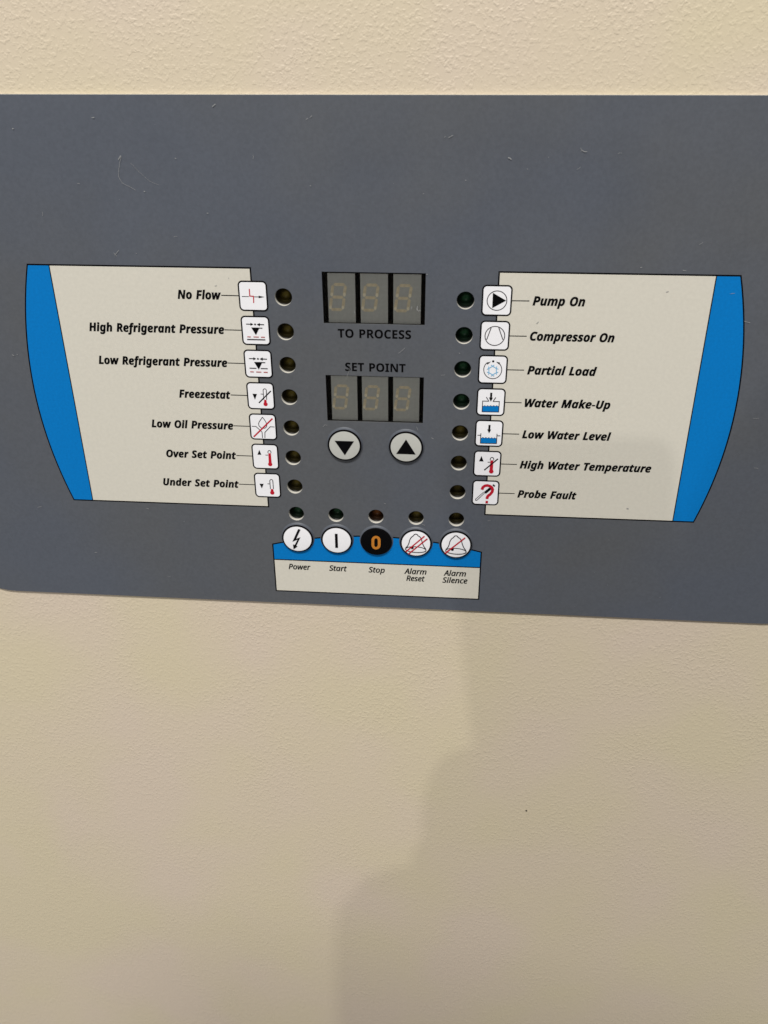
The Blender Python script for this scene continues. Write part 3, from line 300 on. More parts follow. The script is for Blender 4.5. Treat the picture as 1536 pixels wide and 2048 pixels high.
"s":[290,[[[147,-7,104,-7,82,-7],[63,-5,47,0,30,4],[16,9,3,16,3,34],[3,52,3,71,15,63],[30,57,47,51,65,45],[83,42,102,42,128,42],[149,47,163,57,176,68],[183,81,183,98,183,111],[179,122,171,131,162,139],[146,150,123,163,97,178],[78,192,65,208,52,223],[46,242,46,265,46,295],[57,320,79,338,101,357],[131,367,168,367,190,367],[210,364,229,359,247,354],[263,348,277,342,270,326],[264,310,258,295,246,300],[233,305,219,310,205,315],[188,317,168,317,149,317],[133,312,122,303,110,294],[105,282,105,268,105,256],[109,246,117,237,124,229],[140,218,164,205,187,192],[206,179,221,164,236,149],[244,129,244,104,244,68],[231,40,206,21,181,3]]]],
"t":[223,[[[134,-7,124,-7,100,-7],[80,-1,63,11,47,22],[38,43,38,72,38,79],[39,86,40,94,41,103],[43,111,44,120,58,185],[72,250,85,315,67,315],[48,315,30,315,31,324],[33,333,35,342,55,350],[75,359,95,367,109,392],[123,417,137,442,149,442],[160,442,172,442,166,415],[160,387,154,360,184,360],[214,360,244,360,241,345],[238,330,235,315,205,315],[175,315,145,315,131,250],[117,184,103,119,102,113],[101,106,99,99,98,92],[97,85,97,79,97,68],[100,60,106,52,111,45],[120,42,133,42,141,42],[149,42,156,44,164,46],[172,48,181,50,181,35],[181,20,181,5,175,3],[167,0,156,-3,145,-5]]]],
"w":[486,[[[76,0,53,0,48,120],[43,240,38,360,58,360],[77,360,96,360,98,296],[100,232,101,168,102,143],[102,121,101,101,101,81],[100,65,99,52,100,52],[101,52,101,52,105,61],[109,72,114,85,119,98],[124,110,130,123,136,136],[141,147,145,156,177,224],[208,292,240,360,261,360],[282,360,304,360,307,296],[311,231,315,167,316,151],[316,132,317,110,317,88],[317,69,316,52,317,52],[317,52,318,52,324,69],[332,89,340,112,349,135],[359,159,370,183,396,242],[422,301,449,360,469,360],[490,360,511,360,456,240],[400,120,345,0,321,0],[297,0,273,0,270,65],[267,130,263,195,262,213],[262,230,262,246,262,263],[262,282,263,303,262,303],[261,303,260,303,254,286],[248,271,242,257,236,243],[228,224,217,201,186,134],[154,67,123,0,100,0]]]]},"bd":{"C":[428,[[[280,-7,255,-7,205,-7],[165,3,133,24,101,44],[77,73,62,110,47,147],[39,190,39,239,39,287],[48,330,65,367,83,405],[108,434,141,455,175,476],[216,486,264,486,288,486],[312,483,335,477,359,471],[382,463,404,453,393,425],[382,398,371,370,353,379],[335,386,317,392,299,398],[281,402,264,402,225,402],[195,387,175,358,154,329],[144,289,144,238,144,187],[153,148,172,120,191,92],[222,78,264,78,284,78],[303,80,323,85,342,89],[363,95,386,103,386,75],[386,47,386,18,365,10],[344,3,324,-1,303,-5]]]],
"E":[376,[[[152,0,60,0,60,160],[60,320,60,480,152,480],[244,480,336,480,336,452],[336,424,336,396,278,396],[220,396,162,396,162,361],[162,326,162,291,216,291],[270,291,324,291,324,263],[324,235,324,208,270,208],[216,208,162,208,162,166],[162,125,162,84,220,84],[278,84,336,84,336,56],[336,28,336,0,244,0]]]],
"I":[261,[[[94,0,21,0,21,19],[21,39,21,58,41,67],[60,76,80,85,80,188],[80,291,80,395,60,404],[41,413,21,422,21,441],[21,460,21,480,94,480],[167,480,240,480,240,460],[240,441,240,422,220,413],[201,404,181,395,181,291],[181,188,181,85,201,76],[220,67,240,58,240,39],[240,19,240,0,167,0]]]],
"N":[546,[[[91,0,60,0,60,160],[60,320,60,480,103,480],[146,480,189,480,258,360],[328,240,397,120,398,120],[398,120,399,120,398,143],[396,165,396,187,395,209],[394,231,394,253,394,328],[394,404,394,480,425,480],[455,480,486,480,486,320],[486,160,486,0,443,0],[400,0,357,0,287,121],[217,242,148,363,147,363],[146,363,145,363,147,340],[148,317,149,294,151,271],[151,248,151,226,151,150],[151,75,151,0,121,0]]]],
"O":[535,[[[320,-7,267,-7,215,-7],[172,4,139,24,105,45],[80,74,63,111,47,148],[39,191,39,241,39,291],[47,334,63,371,80,407],[105,436,139,456,172,477],[216,487,268,487,320,487],[363,477,396,456,430,436],[455,407,471,370,487,333],[496,290,496,240,496,191],[487,147,471,110,455,74],[430,45,396,24,363,4]],[[225,79,267,79,311,79],[342,93,361,122,379,151],[389,190,389,240,389,291],[379,331,361,359,342,388],[311,402,268,402,225,402],[194,388,175,359,155,331],[146,291,146,240,146,190],[155,151,175,122,194,93]]]],
"P":[422,[[[94,0,60,0,60,160],[60,320,60,480,111,480],[163,480,214,480,275,480],[320,466,349,440,377,413],[392,376,392,330,392,302],[386,276,374,252,362,227],[343,208,316,193,289,178],[252,171,206,171,191,171],[176,171,162,171,162,114],[162,57,162,0,128,0]],[[162,301,162,254,173,254],[184,254,195,254,224,254],[247,260,264,271,280,282],[289,301,289,326,289,373],[262,396,208,396,193,396],[177,396,162,396,162,349]]]],
"R":[443,[[[94,0,60,0,60,160],[60,320,60,480,107,480],[154,480,200,480,266,480],[314,468,345,444,376,420],[392,384,392,336,392,314],[387,295,379,278,371,262],[360,248,346,237,333,225],[318,216,302,209,349,139],[396,70,443,0,406,0],[368,0,330,0,292,61],[254,123,216,184,198,184],[180,184,162,184,162,123],[162,61,162,0,128,0]],[[162,310,162,267,173,267],[184,267,195,267,228,267],[252,272,267,283,282,295],[289,311,289,333,289,356],[281,372,266,382,250,391],[226,396,193,396,182,396],[172,396,162,396,162,353]]]],
"S":[370,[[[223,-7,167,-7,116,-7],[71,3,31,22,31,54],[31,85,31,117,54,107],[77,98,102,90,126,81],[150,77,175,77,200,77],[217,82,228,92,239,101],[244,113,244,128,244,146],[235,161,217,172,199,183],[177,195,150,207,139,212],[127,218,114,225,101,233],[89,242,77,253,65,264],[55,278,48,293,40,309],[36,328,36,350,36,393],[51,426,80,450,109,474],[149,486,199,486,224,486],[248,483,270,478,293,472],[317,463,341,453,330,426],[319,400,308,373,286,382],[267,389,249,394,232,399],[214,402,195,402,176,402],[161,397,151,388,141,379],[136,368,136,353,136,336],[143,323,158,313,174,303],[196,290,226,277,251,266],[272,254,289,241,306,228],[320,213,329,196,338,179],[343,158,343,133,343,90],[328,57,297,31,267,6]]]],
"T":[389,[[[178,0,144,0,144,132],[144,263,144,395,100,395],[57,395,13,395,13,423],[13,451,13,480,134,480],[255,480,375,480,375,451],[375,423,375,395,332,395],[289,395,245,395,245,263],[245,132,245,0,211,0]]]]}}''')
SYMBOLS = json.loads('''{"L0":[["s","k",0.24,0,[[-4.07,-0.21],[-1.49,-0.18]]],
["s","k",0.25,0,[[0.43,-0.24],[2.37,-0.23]]],
["f","k",[[2.04,0.18],[2.13,-0.24],[1.98,-0.69],[4.21,-0.22]]],
["s","r",0.31,0,[[-1.15,2.6],[-1.16,0.03],[0.18,-0.06],[0.07,-2.44]]]],"L1":[["s","k",0.34,0,[[-3.35,2.39],[-1.38,2.38]]],
["f","k",[[-1.7,2.95],[-1.79,1.79],[-0.64,2.35]]],
["d","k",[-0.04,2.36],0.34],["s","k",0.34,0,[[1.38,2.34],[3.3,2.31]]],
["f","k",[[1.76,2.93],[1.67,1.71],[0.56,2.35]]],
["f","k",[[-1.55,1.19],[1.54,1.2],[-0.02,-1.61]]],
["s","k",0.3,0,[[1.28,1.03],[2.58,1.01]]],
["s","m",0.25,0,[[-3.28,-2.32],[-1.92,-2.34]]],
["s","m",0.25,0,[[-0.97,-2.32],[0.99,-2.33]]],
["s","m",0.25,0,[[1.81,-2.33],[3.26,-2.35]]],
["s","g",0.28,0,[[-3.38,-3.29],[3.36,-3.31]]]],"L2":[["s","k",0.35,0,[[-3.34,2.01],[-1.32,2.01]]],
["f","k",[[-1.65,2.6],[-1.74,1.39],[-0.57,1.98]]],
["d","k",[0.05,1.99],0.35],["s","k",0.35,0,[[1.49,1.98],[3.45,1.95]]],
["f","k",[[1.88,2.59],[1.79,1.33],[0.66,1.98]]],
["f","k",[[-1.49,0.77],[1.65,0.79],[0.06,-2.14]]],
["s","k",0.31,0,[[1.39,0.61],[2.72,0.59]]],
["s","g",0.26,0,[[-3.41,-1.67],[-0.79,-1.68]]],
["s","g",0.26,0,[[0.83,-1.71],[3.47,-1.72]]],
["s","m",0.26,0,[[-3.27,-3.07],[-1.89,-3.08]]],
["s","m",0.26,0,[[-0.97,-3.09],[0.95,-3.09]]],
["s","m",0.26,0,[[1.82,-3.12],[3.37,-3.13]]]],"L3":[["f","k",[[-3.11,0.83],[-1.36,0.8],[-2.3,-1.6]]],
["f","w",[[1.11,-2.72],[1.1,2.28],[1.16,2.54],[1.31,2.75],[1.52,2.9],[1.77,2.96],[2.0,2.91],[2.19,2.78],[2.31,2.57],[2.34,2.32],[2.15,-2.69]]],
["f","r",[[1.23,-1.49],[2.12,-1.47],[2.15,-2.69],[2.11,-3.22],[1.08,-3.25],[1.11,-2.72]]],
["d","r",[1.66,-3.23],0.81],["s","g",0.22,0,[[1.11,-1.42],[1.1,2.28],[1.16,2.54],[1.31,2.75],[1.52,2.9],[1.77,2.96],[2.0,2.91],[2.19,2.78],[2.31,2.57],[2.34,2.32],[2.2,-1.39]]],
["s","k",0.22,0,[[0.07,0.84],[1.09,0.79]]],
["s","k",0.41,0,[[-0.88,-2.77],[4.06,2.21]]]],"L4":[["s","g",0.22,1,[[0.01,4.01],[-0.68,2.99],[-1.33,2.11],[-1.67,1.25],[-1.56,0.39],[-0.82,-0.41],[-0.07,-0.61],[0.78,-0.5],[1.41,0.15],[1.57,1.03],[1.24,2.1],[0.66,3.17]]],
["s","g",0.22,0,[[-4.41,0.13],[-2.8,0.13],[-0.54,-2.18],[-0.52,-4.69]]],
["s","g",0.22,0,[[4.51,0.11],[2.81,0.17],[0.57,-2.28],[0.41,-4.66]]],
["s","r",0.48,0,[[-3.98,-4.3],[3.93,3.62]]]],"L5":[["f","k",[[-2.21,2.88],[-3.09,0.74],[-1.5,0.79]]],
["f","w",[[1.16,-2.69],[1.18,2.07],[1.24,2.32],[1.38,2.53],[1.59,2.68],[1.82,2.74],[2.04,2.7],[2.23,2.56],[2.34,2.36],[2.37,2.11],[2.36,-2.65]]],
["f","r",[[1.3,1.54],[2.29,1.57],[2.36,-2.65],[2.32,-3.22],[1.12,-3.26],[1.16,-2.69]]],
["d","r",[1.72,-3.24],0.85],["s","g",0.23,0,[[1.17,1.62],[1.18,2.07],[1.24,2.32],[1.38,2.53],[1.59,2.68],[1.82,2.74],[2.04,2.7],[2.23,2.56],[2.34,2.36],[2.37,2.11],[2.37,1.66]]],
["s","k",0.23,0,[[0.1,0.74],[1.19,0.75]]]],"L6":[["f","k",[[-3.2,0.64],[-1.51,0.64],[-2.41,-1.5]]],
["f","w",[[1.11,-2.67],[1.06,2.03],[1.13,2.29],[1.27,2.51],[1.48,2.66],[1.71,2.72],[1.94,2.68],[2.13,2.54],[2.25,2.33],[2.28,2.07],[2.31,-2.62]]],
["f","r",[[1.24,-1.6],[2.22,-1.56],[2.31,-2.62],[2.27,-3.21],[1.08,-3.26],[1.11,-2.67]]],
["d","r",[1.71,-3.23],0.87],["s","g",0.24,0,[[1.1,-1.52],[1.06,2.03],[1.13,2.29],[1.27,2.51],[1.48,2.66],[1.71,2.72],[1.94,2.68],[2.13,2.54],[2.25,2.33],[2.28,2.07],[2.3,-1.47]]],
["s","k",0.24,0,[[0.05,0.76],[1.05,0.74]]]],"R0":[["r","g",0.23,[0.05,-0.02],3.43],["f","k",[[-1.54,2.75],[3.27,0.06],[-1.48,-2.72]]]],"R1":[["r","g",0.24,[0.03,-0.07],3.5],["s","g",0.24,0,[[-1.44,2.91],[-2.82,-1.53]]],
["s","g",0.24,0,[[1.23,3.06],[2.95,-1.33]]]],"R2":[["s","k",0.27,0,[[1.72,2.79],[2.06,2.52],[2.37,2.21],[2.64,1.86],[2.86,1.47],[3.04,1.06],[3.16,0.64],[3.24,0.2],[3.26,-0.25],[3.22,-0.69],[3.13,-1.12],[2.99,-1.53],[2.8,-1.92],[2.56,-2.28],[2.27,-2.6],[1.95,-2.88],[1.6,-3.11],[1.22,-3.29],[0.81,-3.41],[0.4,-3.48],[-0.02,-3.49],[-0.45,-3.45],[-0.86,-3.34],[-1.26,-3.18],[-1.64,-2.97],[-2.0,-2.71],[-2.31,-2.4],[-2.59,-2.06],[-2.83,-1.68],[-3.02,-1.28],[-3.16,-0.85],[-3.24,-0.41],[-3.27,0.03],[-3.25,0.48],[-3.17,0.91],[-3.04,1.33],[-2.86,1.72],[-2.63,2.08],[-2.36,2.41],[-2.05,2.7]]],
["f","k",[[-2.39,2.58],[-2.0,1.85],[-0.84,3.04]]],
["f","k",[[2.47,2.75],[2.19,2.03],[1.0,3.04]]],
["d","k",[-0.02,3.18],0.41],["s","l",0.29,1,[[-0.13,1.32],[1.26,0.54],[1.36,-1.11],[0.05,-1.97],[-1.34,-1.17],[-1.43,0.47]]],
["s","l",0.24,0,[[-0.72,1.81],[-0.13,1.32],[0.41,1.83]]],
["s","l",0.24,0,[[1.35,1.31],[1.26,0.54],[1.97,0.29]]],
["s","l",0.24,0,[[2.04,-0.82],[1.36,-1.11],[1.53,-1.87]]],
["s","l",0.25,0,[[0.65,-2.45],[0.05,-1.97],[-0.49,-2.48]]],
["s","l",0.24,0,[[-1.43,-1.95],[-1.34,-1.17],[-2.05,-0.92]]],
["s","l",0.24,0,[[-2.11,0.19],[-1.43,0.47],[-1.6,1.23]]]],"R3":[["f","b",[[-3.06,-3.92],[-3.08,-1.6],[-2.85,-1.76],[-2.63,-1.7],[-2.42,-1.48],[-2.2,-1.39],[-1.98,-1.55],[-1.75,-1.72],[-1.53,-1.68],[-1.32,-1.47],[-1.11,-1.36],[-0.88,-1.49],[-0.65,-1.68],[-0.43,-1.66],[-0.22,-1.45],[-0.01,-1.33],[0.22,-1.44],[0.45,-1.64],[0.67,-1.64],[0.88,-1.44],[1.09,-1.3],[1.31,-1.39],[1.55,-1.59],[1.77,-1.62],[1.98,-1.43],[2.19,-1.27],[2.41,-1.34],[2.64,-1.54],[2.86,-1.6],[3.07,-1.42],[3.1,-3.84]]],
["s","k",0.15,0,[[-3.08,-1.6],[-2.85,-1.76],[-2.63,-1.7],[-2.42,-1.48],[-2.2,-1.39],[-1.98,-1.55],[-1.75,-1.72],[-1.53,-1.68],[-1.32,-1.47],[-1.11,-1.36],[-0.88,-1.49],[-0.65,-1.68],[-0.43,-1.66],[-0.22,-1.45],[-0.01,-1.33],[0.22,-1.44],[0.45,-1.64],[0.67,-1.64],[0.88,-1.44],[1.09,-1.3],[1.31,-1.39],[1.55,-1.59],[1.77,-1.62],[1.98,-1.43],[2.19,-1.27],[2.41,-1.34],[2.64,-1.54],[2.86,-1.6],[3.07,-1.42]]],
["s","g",0.23,0,[[-0.76,0.36],[-3.05,0.38],[-3.06,-3.92],[3.1,-3.84],[3.11,0.35],[0.78,0.3]]],
["s","g",0.23,0,[[-0.76,0.36],[-1.79,1.99]]],
["s","g",0.23,0,[[0.78,0.3],[1.72,1.96]]],
["f","k",[[-0.44,3.75],[0.35,3.74],[0.31,1.84],[0.67,1.85],[-0.03,0.23],[-0.82,1.86],[-0.39,1.87]]]],"R4":[["f","b",[[-3.05,-4.1],[-3.04,-1.82],[-2.82,-2.0],[-2.6,-1.94],[-2.39,-1.72],[-2.18,-1.64],[-1.96,-1.8],[-1.73,-1.99],[-1.51,-1.96],[-1.31,-1.74],[-1.1,-1.64],[-0.87,-1.78],[-0.64,-1.99],[-0.43,-1.98],[-0.22,-1.77],[-0.01,-1.64],[0.21,-1.77],[0.44,-1.98],[0.66,-1.99],[0.87,-1.79],[1.08,-1.64],[1.3,-1.75],[1.53,-1.97],[1.75,-2.0],[1.95,-1.81],[2.16,-1.65],[2.38,-1.74],[2.61,-1.95],[2.83,-2.02],[3.04,-1.84],[3.05,-4.06]]],
["s","k",0.15,0,[[-3.04,-1.82],[-2.82,-2.0],[-2.6,-1.94],[-2.39,-1.72],[-2.18,-1.64],[-1.96,-1.8],[-1.73,-1.99],[-1.51,-1.96],[-1.31,-1.74],[-1.1,-1.64],[-0.87,-1.78],[-0.64,-1.99],[-0.43,-1.98],[-0.22,-1.77],[-0.01,-1.64],[0.21,-1.77],[0.44,-1.98],[0.66,-1.99],[0.87,-1.79],[1.08,-1.64],[1.3,-1.75],[1.53,-1.97],[1.75,-2.0],[1.95,-1.81],[2.16,-1.65],[2.38,-1.74],[2.61,-1.95],[2.83,-2.02],[3.04,-1.84]]],
["s","g",0.23,0,[[-3.06,-0.01],[-3.05,-4.1],[3.05,-4.06],[3.03,-0.01]]],
["s","g",0.23,0,[[-4.32,-0.81],[-3.07,-0.82]]],
["s","g",0.23,0,[[3.0,-0.79],[4.31,-0.8]]],
["f","k",[[-0.37,3.58],[0.41,3.55],[0.36,1.71],[0.71,1.69],[0.01,0.11],[-0.74,1.7],[-0.37,1.71]]]],"R5":[["f","k",[[-2.37,3.25],[-3.2,0.91],[-1.43,0.92]]],
["f","w",[[1.02,-2.72],[1.06,2.02],[1.1,2.31],[1.23,2.55],[1.43,2.71],[1.68,2.78],[1.94,2.73],[2.16,2.58],[2.31,2.35],[2.38,2.07],[2.32,-2.67]]],
["f","r",[[1.18,1.51],[2.3,1.55],[2.32,-2.67],[2.35,-3.22],[1.05,-3.27],[1.02,-2.72]]],
["d","r",[1.73,-3.25],0.88],["s","g",0.24,0,[[1.06,1.59],[1.06,2.02],[1.1,2.31],[1.23,2.55],[1.43,2.71],[1.68,2.78],[1.94,2.73],[2.16,2.58],[2.31,2.35],[2.38,2.07],[2.38,1.64]]],
["s","k",0.24,0,[[0.08,0.72],[1.13,0.73]]],
["s","k",0.45,0,[[-0.99,-2.73],[3.99,2.28]]]],"R6":[["f","w",[[-3.71,-2.84],[-0.57,0.36],[0.05,-0.37],[-3.06,-3.58]]],
["s","g",0.22,0,[[-0.23,0.08],[-3.22,-3.47],[-3.68,-3.49],[-3.76,-2.96],[-0.7,0.35]]],
["s","k",1.03,0,[[-0.22,0.02],[2.19,2.48]]],
["s","r",0.97,0,[[-1.49,1.36],[-1.11,2.52],[-0.38,3.13],[0.49,3.33],[1.52,3.08],[2.34,2.48],[2.7,1.55],[2.55,0.53],[1.89,-0.5],[1.07,-1.26],[0.75,-2.0],[0.71,-2.67]]],
["f","r",[[0.22,-3.53],[1.19,-3.52],[1.2,-4.64],[0.22,-4.65]]],
["s","k",1.03,0,[[-0.22,0.02],[1.83,2.12]]],
["f","k",[[2.91,4.0],[3.66,3.28],[3.28,2.81],[2.48,3.52]]]],"B0":[["f","k",[[0.54,4.82],[1.51,4.59],[-0.45,0.16],[1.33,1.0],[-0.63,-3.3],[-0.11,-3.55],[-1.9,-4.99],[-1.98,-2.56],[-1.33,-2.88],[0.01,-0.26],[-2.18,-1.4]]]],"B1":[["s","k",1.1,0,[[-0.1,3.26],[-0.1,-3.47]]]],"B2":[["s","o",1.09,1,[[1.32,1.03],[1.22,1.65],[0.93,2.17],[0.48,2.5],[-0.04,2.6],[-0.56,2.45],[-1.01,2.08],[-1.32,1.54],[-1.43,0.91],[-1.45,-1.51],[-1.35,-2.13],[-1.06,-2.65],[-0.61,-2.99],[-0.09,-3.09],[0.44,-2.94],[0.89,-2.56],[1.2,-2.01],[1.31,-1.38]]]],"B3":[["s","g",0.28,0,[[-4.19,-2.14],[-3.36,-1.24],[-2.84,0.14],[-2.52,1.71],[-1.97,2.89],[-1.05,3.74],[-0.66,4.37],[-0.1,4.55],[0.5,4.35],[0.77,3.82],[1.58,3.32],[2.19,2.3],[2.55,0.58],[3.18,-1.02],[4.07,-2.39]]],
["s","k",0.32,1,[[4.18,-2.93],[4.07,-3.24],[3.75,-3.53],[3.21,-3.78],[2.5,-3.98],[1.66,-4.11],[0.72,-4.18],[-0.26,-4.17],[-1.22,-4.09],[-2.13,-3.94],[-2.92,-3.72],[-3.55,-3.46],[-3.99,-3.16],[-4.22,-2.85],[-4.22,-2.53],[-4.0,-2.23],[-3.56,-1.96],[-2.93,-1.73],[-2.15,-1.56],[-1.26,-1.46],[-0.29,-1.44],[0.68,-1.48],[1.62,-1.6],[2.47,-1.78],[3.18,-2.02],[3.72,-2.3],[4.06,-2.61]]],
["d","k",[-1.48,-2.05],0.6],["s","r",0.46,0,[[-4.07,-3.97],[3.42,3.74]]],
["s","r",0.46,0,[[-3.02,-5.07],[4.6,2.6]]]],"B4":[["s","g",0.28,0,[[-4.06,-2.17],[-3.26,-1.27],[-2.77,0.11],[-2.49,1.67],[-1.97,2.85],[-1.07,3.69],[-0.7,4.32],[-0.15,4.5],[0.45,4.3],[0.73,3.77],[1.54,3.27],[2.17,2.26],[2.57,0.54],[3.23,-1.05],[4.15,-2.41]]],
["s","k",0.32,1,[[4.27,-2.95],[4.17,-3.26],[3.85,-3.55],[3.32,-3.8],[2.63,-4.0],[1.79,-4.14],[0.86,-4.2],[-0.11,-4.19],[-1.08,-4.11],[-1.98,-3.96],[-2.76,-3.75],[-3.4,-3.49],[-3.84,-3.19],[-4.08,-2.87],[-4.09,-2.56],[-3.87,-2.26],[-3.44,-1.99],[-2.83,-1.76],[-2.05,-1.59],[-1.16,-1.5],[-0.21,-1.47],[0.76,-1.51],[1.69,-1.63],[2.54,-1.81],[3.25,-2.05],[3.8,-2.33],[4.14,-2.64]]],
["d","k",[-1.37,-2.08],0.61],["s","r",0.5,0,[[-4.27,-4.05],[3.57,3.71]]]]}''')

# ------------------------------------------------------------------ lettering: letter outlines as Bezier loops
_cache = {}
THICK = {'bi': 0.032, 'it': 0.036, 'bd': 0.006}        # how far the ink spread, in em
def glyph(key, ch):
    if (key, ch) in _cache: return _cache[(key, ch)]
    adv, sps = GLYPHS[key][ch]
    cu = bpy.data.curves.new('g', 'CURVE'); cu.dimensions = '2D'; cu.fill_mode = 'BOTH'; cu.resolution_u = 4
    loops = []
    for pts in sps:
        sp = cu.splines.new('BEZIER'); sp.bezier_points.add(len(pts) - 1); sp.use_cyclic_u = True
        lp = []
        for k, (b, p) in enumerate(zip(sp.bezier_points, pts)):
            b.handle_left_type = b.handle_right_type = 'FREE'
            b.co = (p[2] / 1000, p[3] / 1000, 0); b.handle_left = (p[0] / 1000, p[1] / 1000, 0); b.handle_right = (p[4] / 1000, p[5] / 1000, 0)
            q = pts[(k + 1) % len(pts)]
            P0, P1, P2, P3 = (Vector(v) / 1000 for v in (p[2:4], p[4:6], q[0:2], q[2:4]))
            for t in (0, .25, .5, .75):
                v = (1 - t) ** 3 * P0 + 3 * t * (1 - t) ** 2 * P1 + 3 * t * t * (1 - t) * P2 + t ** 3 * P3
                if not lp or (v - lp[-1]).length > 0.004: lp.append(v)
        loops.append(lp)
    o = bpy.data.objects.new('g', cu); COL.objects.link(o)
    me = bpy.data.meshes.new_from_object(o.evaluated_get(bpy.context.evaluated_depsgraph_get()))
    res = (adv / 1000, [tuple(v.co[:2]) for v in me.vertices], [tuple(p.vertices) for p in me.polygons], loops)
    bpy.data.objects.remove(o); bpy.data.curves.remove(cu); bpy.data.meshes.remove(me)
    _cache[(key, ch)] = res
    return res

def write(mb, s, key, x0, x1, base, cap, m, d):
    x = 0; items = []
    for ch in s:
        if ch == ' ': x += 0.230; continue
        adv, vs, fs, lps = glyph(key, ch); items.append((x, vs, fs, lps)); x += adv
    xs = [v[0] + ox for ox, vs, _, _ in items for v in vs]
    lo, hi = min(xs), max(xs); sx = (x1 - x0) / (hi - lo); sz = cap / 0.4795
    for ox, vs, fs, lps in items:
        n = len(mb.v)
        mb.v += [V3(x0 + (v[0] + ox - lo) * sx, base + v[1] * sz, d) for v in vs]
        for f in fs:
            a = sum(vs[f[i - 1]][0] * vs[f[i]][1] - vs[f[i]][0] * vs[f[i - 1]][1] for i in range(len(f)))
            f = f if a > 0 else f[::-1]
            mb.f.append(tuple(n + i for i in f)); mb.mi.append(mb.slot(m)); mb.smooth.append(False)
        if THICK[key]:
            for lp in lps: mb.stroke([(x0 + (v.x + ox - lo) * sx, base + v.y * sz) for v in lp], THICK[key] * sz, m, d + 0.012, True)

# ------------------------------------------------------------------ the cabinet
T_PLATE = 1.1                      # thickness of the panel's face plate; its front is d = 0
cab = bpy.data.objects.new('machine_cabinet', None); place(cab, None, V3(0, -300, -T_PLATE - 1))
tag(cab, 'beige textured metal machine cabinet that fills the picture behind the grey control panel', 'cabinet')
me = curve_mesh('front_sheet', [rrect(-420, 420, -900, 420, 6), rrect(-168, 168, -120, 52, 4)], ['cabinet'], extrude=0.6)
fs_ = bpy.data.objects.new('front_sheet', me); place(fs_, cab, V3(0, 0, -T_PLATE - 0.62))
b = MB()
b.box(-420, -418, -900, 420, -420, -1.3 - T_PLATE, 'cabinet'); b.box(418, 420, -900, 420, -420, -1.3 - T_PLATE, 'cabinet')
b.box(-417.9, 417.9, 418, 420, -420, -1.3 - T_PLATE, 'cabinet'); b.box(-417.9, 417.9, -900, -898, -420, -1.3 - T_PLATE, 'cabinet')
b.box(-417.9, 417.9, -897.9, 417.9, -420, -418, 'cabinet')
b.build('casing', cab)
b = MB()
random.seed(4)
b.poly([(72.4 + (0.42 + 0.12 * random.random()) * math.cos(i * 0.7), -251.3 + (0.55 + 0.15 * random.random()) * math.sin(i * 0.7)) for i in range(9)], 'fleck', -T_PLATE + 0.05)
b.build('dark_fleck', cab)

# ------------------------------------------------------------------ the control panel
PITCH = 12.7; XI = 43.4; XL = 32.45
leds = [(-XL, -i * PITCH - 0.25, 'led_y') for i in range(7)]
leds += [(XL, -i * PITCH - 0.25, 'led_g' if i < 4 else 'led_y') for i in range(7)]
leds += [(-XL, -88.85, 'led_g'), (-XL / 2, -88.85, 'led_g'), (0.05, -88.85, 'led_o'), (XL / 2, -88.85, 'led_y'), (XL, -88.85, 'led_y')]
HOLE = 3.14
panel = bpy.data.objects.new('control_panel', None); place(panel, None, V3(0, -34, -T_PLATE))
tag(panel, 'wide slate grey control panel with two unlit number displays, labelled icons and round buttons', 'control panel')

loops = [rrect(-185, 185, -133.1, 65.2, 25, 12)]
loops += [circle(x, z, HOLE + 0.1) for x, z, _ in leds]
DISP = [(9.12, -9.56, 0.0), (-29.10, -47.66, -38.15)]
loops += [[(-18.4, b_), (18.4, b_), (18.4, a_), (-18.4, a_)] for a_, b_, _ in DISP]
me = curve_mesh('face_plate', loops, ['grey', 'edge', 'frame'], extrude=T_PLATE / 2 - 0.12, bevel=0.12)
for p in me.polygons:
    c = p.center / MM
    p.material_index = 0 if abs(p.normal.y) > 0.7 else (2 if abs(c.x) < 18.6 and any(b_ - 0.1 < c.z < a_ + 0.1 for a_, b_, _ in DISP) else 1)
plate = bpy.data.objects.new('face_plate', me); place(plate, panel, V3(0, 0, -T_PLATE / 2))

# printed label fields
BW = 0.55
def field(sg):
    def outer(inset):
        pts = []
        zt, zb = 10.2 - inset, -86.3 + inset
        for i in range(25):
            z = zb + (zt - zb) * i / 24; u = (z + 38.05) / 48.25
            pts.append((-(125.2 + 7.3 * (1 - u * u)) + inset, z))
        return pts
    o0 = outer(0); o1 = outer(BW)
    fx = lambda pts: [(-x * sg, z) for x, z in pts]      # built for the left field; mirrored for the right one
    f = lambda pts: [(x * (1 if sg < 0 else -1), z) for x, z in pts]
    mb = MB()
    mb.poly(f(o0 + [(-XI, 10.2), (-XI, -86.3)]), 'k', 0.06)
    mb.poly(f([(-116.8, 10.2 - BW), (-XI - BW, 10.2 - BW), (-XI - BW, -86.3 + BW), (-116.8, -86.3 + BW)]), 'cream', 0.12)
    fo = mb.build('label_field', panel, (sg * 85, -38, 0.06))
    mb = MB(); mb.poly(f(o1 + [(-117.2, 10.2 - BW), (-117.2, -86.3 + BW)]), 'b', 0.12)
    mb.build('blue_band', fo, (sg * 123, -38, 0.12))
field(-1); field(1)
mb = MB()
arc = lambda ins: [(x, -103.5 - ins + 5.6 * (1 - (x / 43.4) ** 2)) for x in [-43.4 + ins + (86.8 - 2 * ins) * i / 24 for i in range(25)]]
mb.poly([(-43.4, -127.2), (43.4, -127.2)] + arc(0)[::-1], 'k', 0.06)
mb.poly([(-43.4 + BW, -127.2 + BW), (43.4 - BW, -127.2 + BW), (43.4 - BW, -111.4), (-43.4 + BW, -111.4)], 'cream', 0.12)
fo = mb.build('label_field', panel, (0, -115, 0.06))
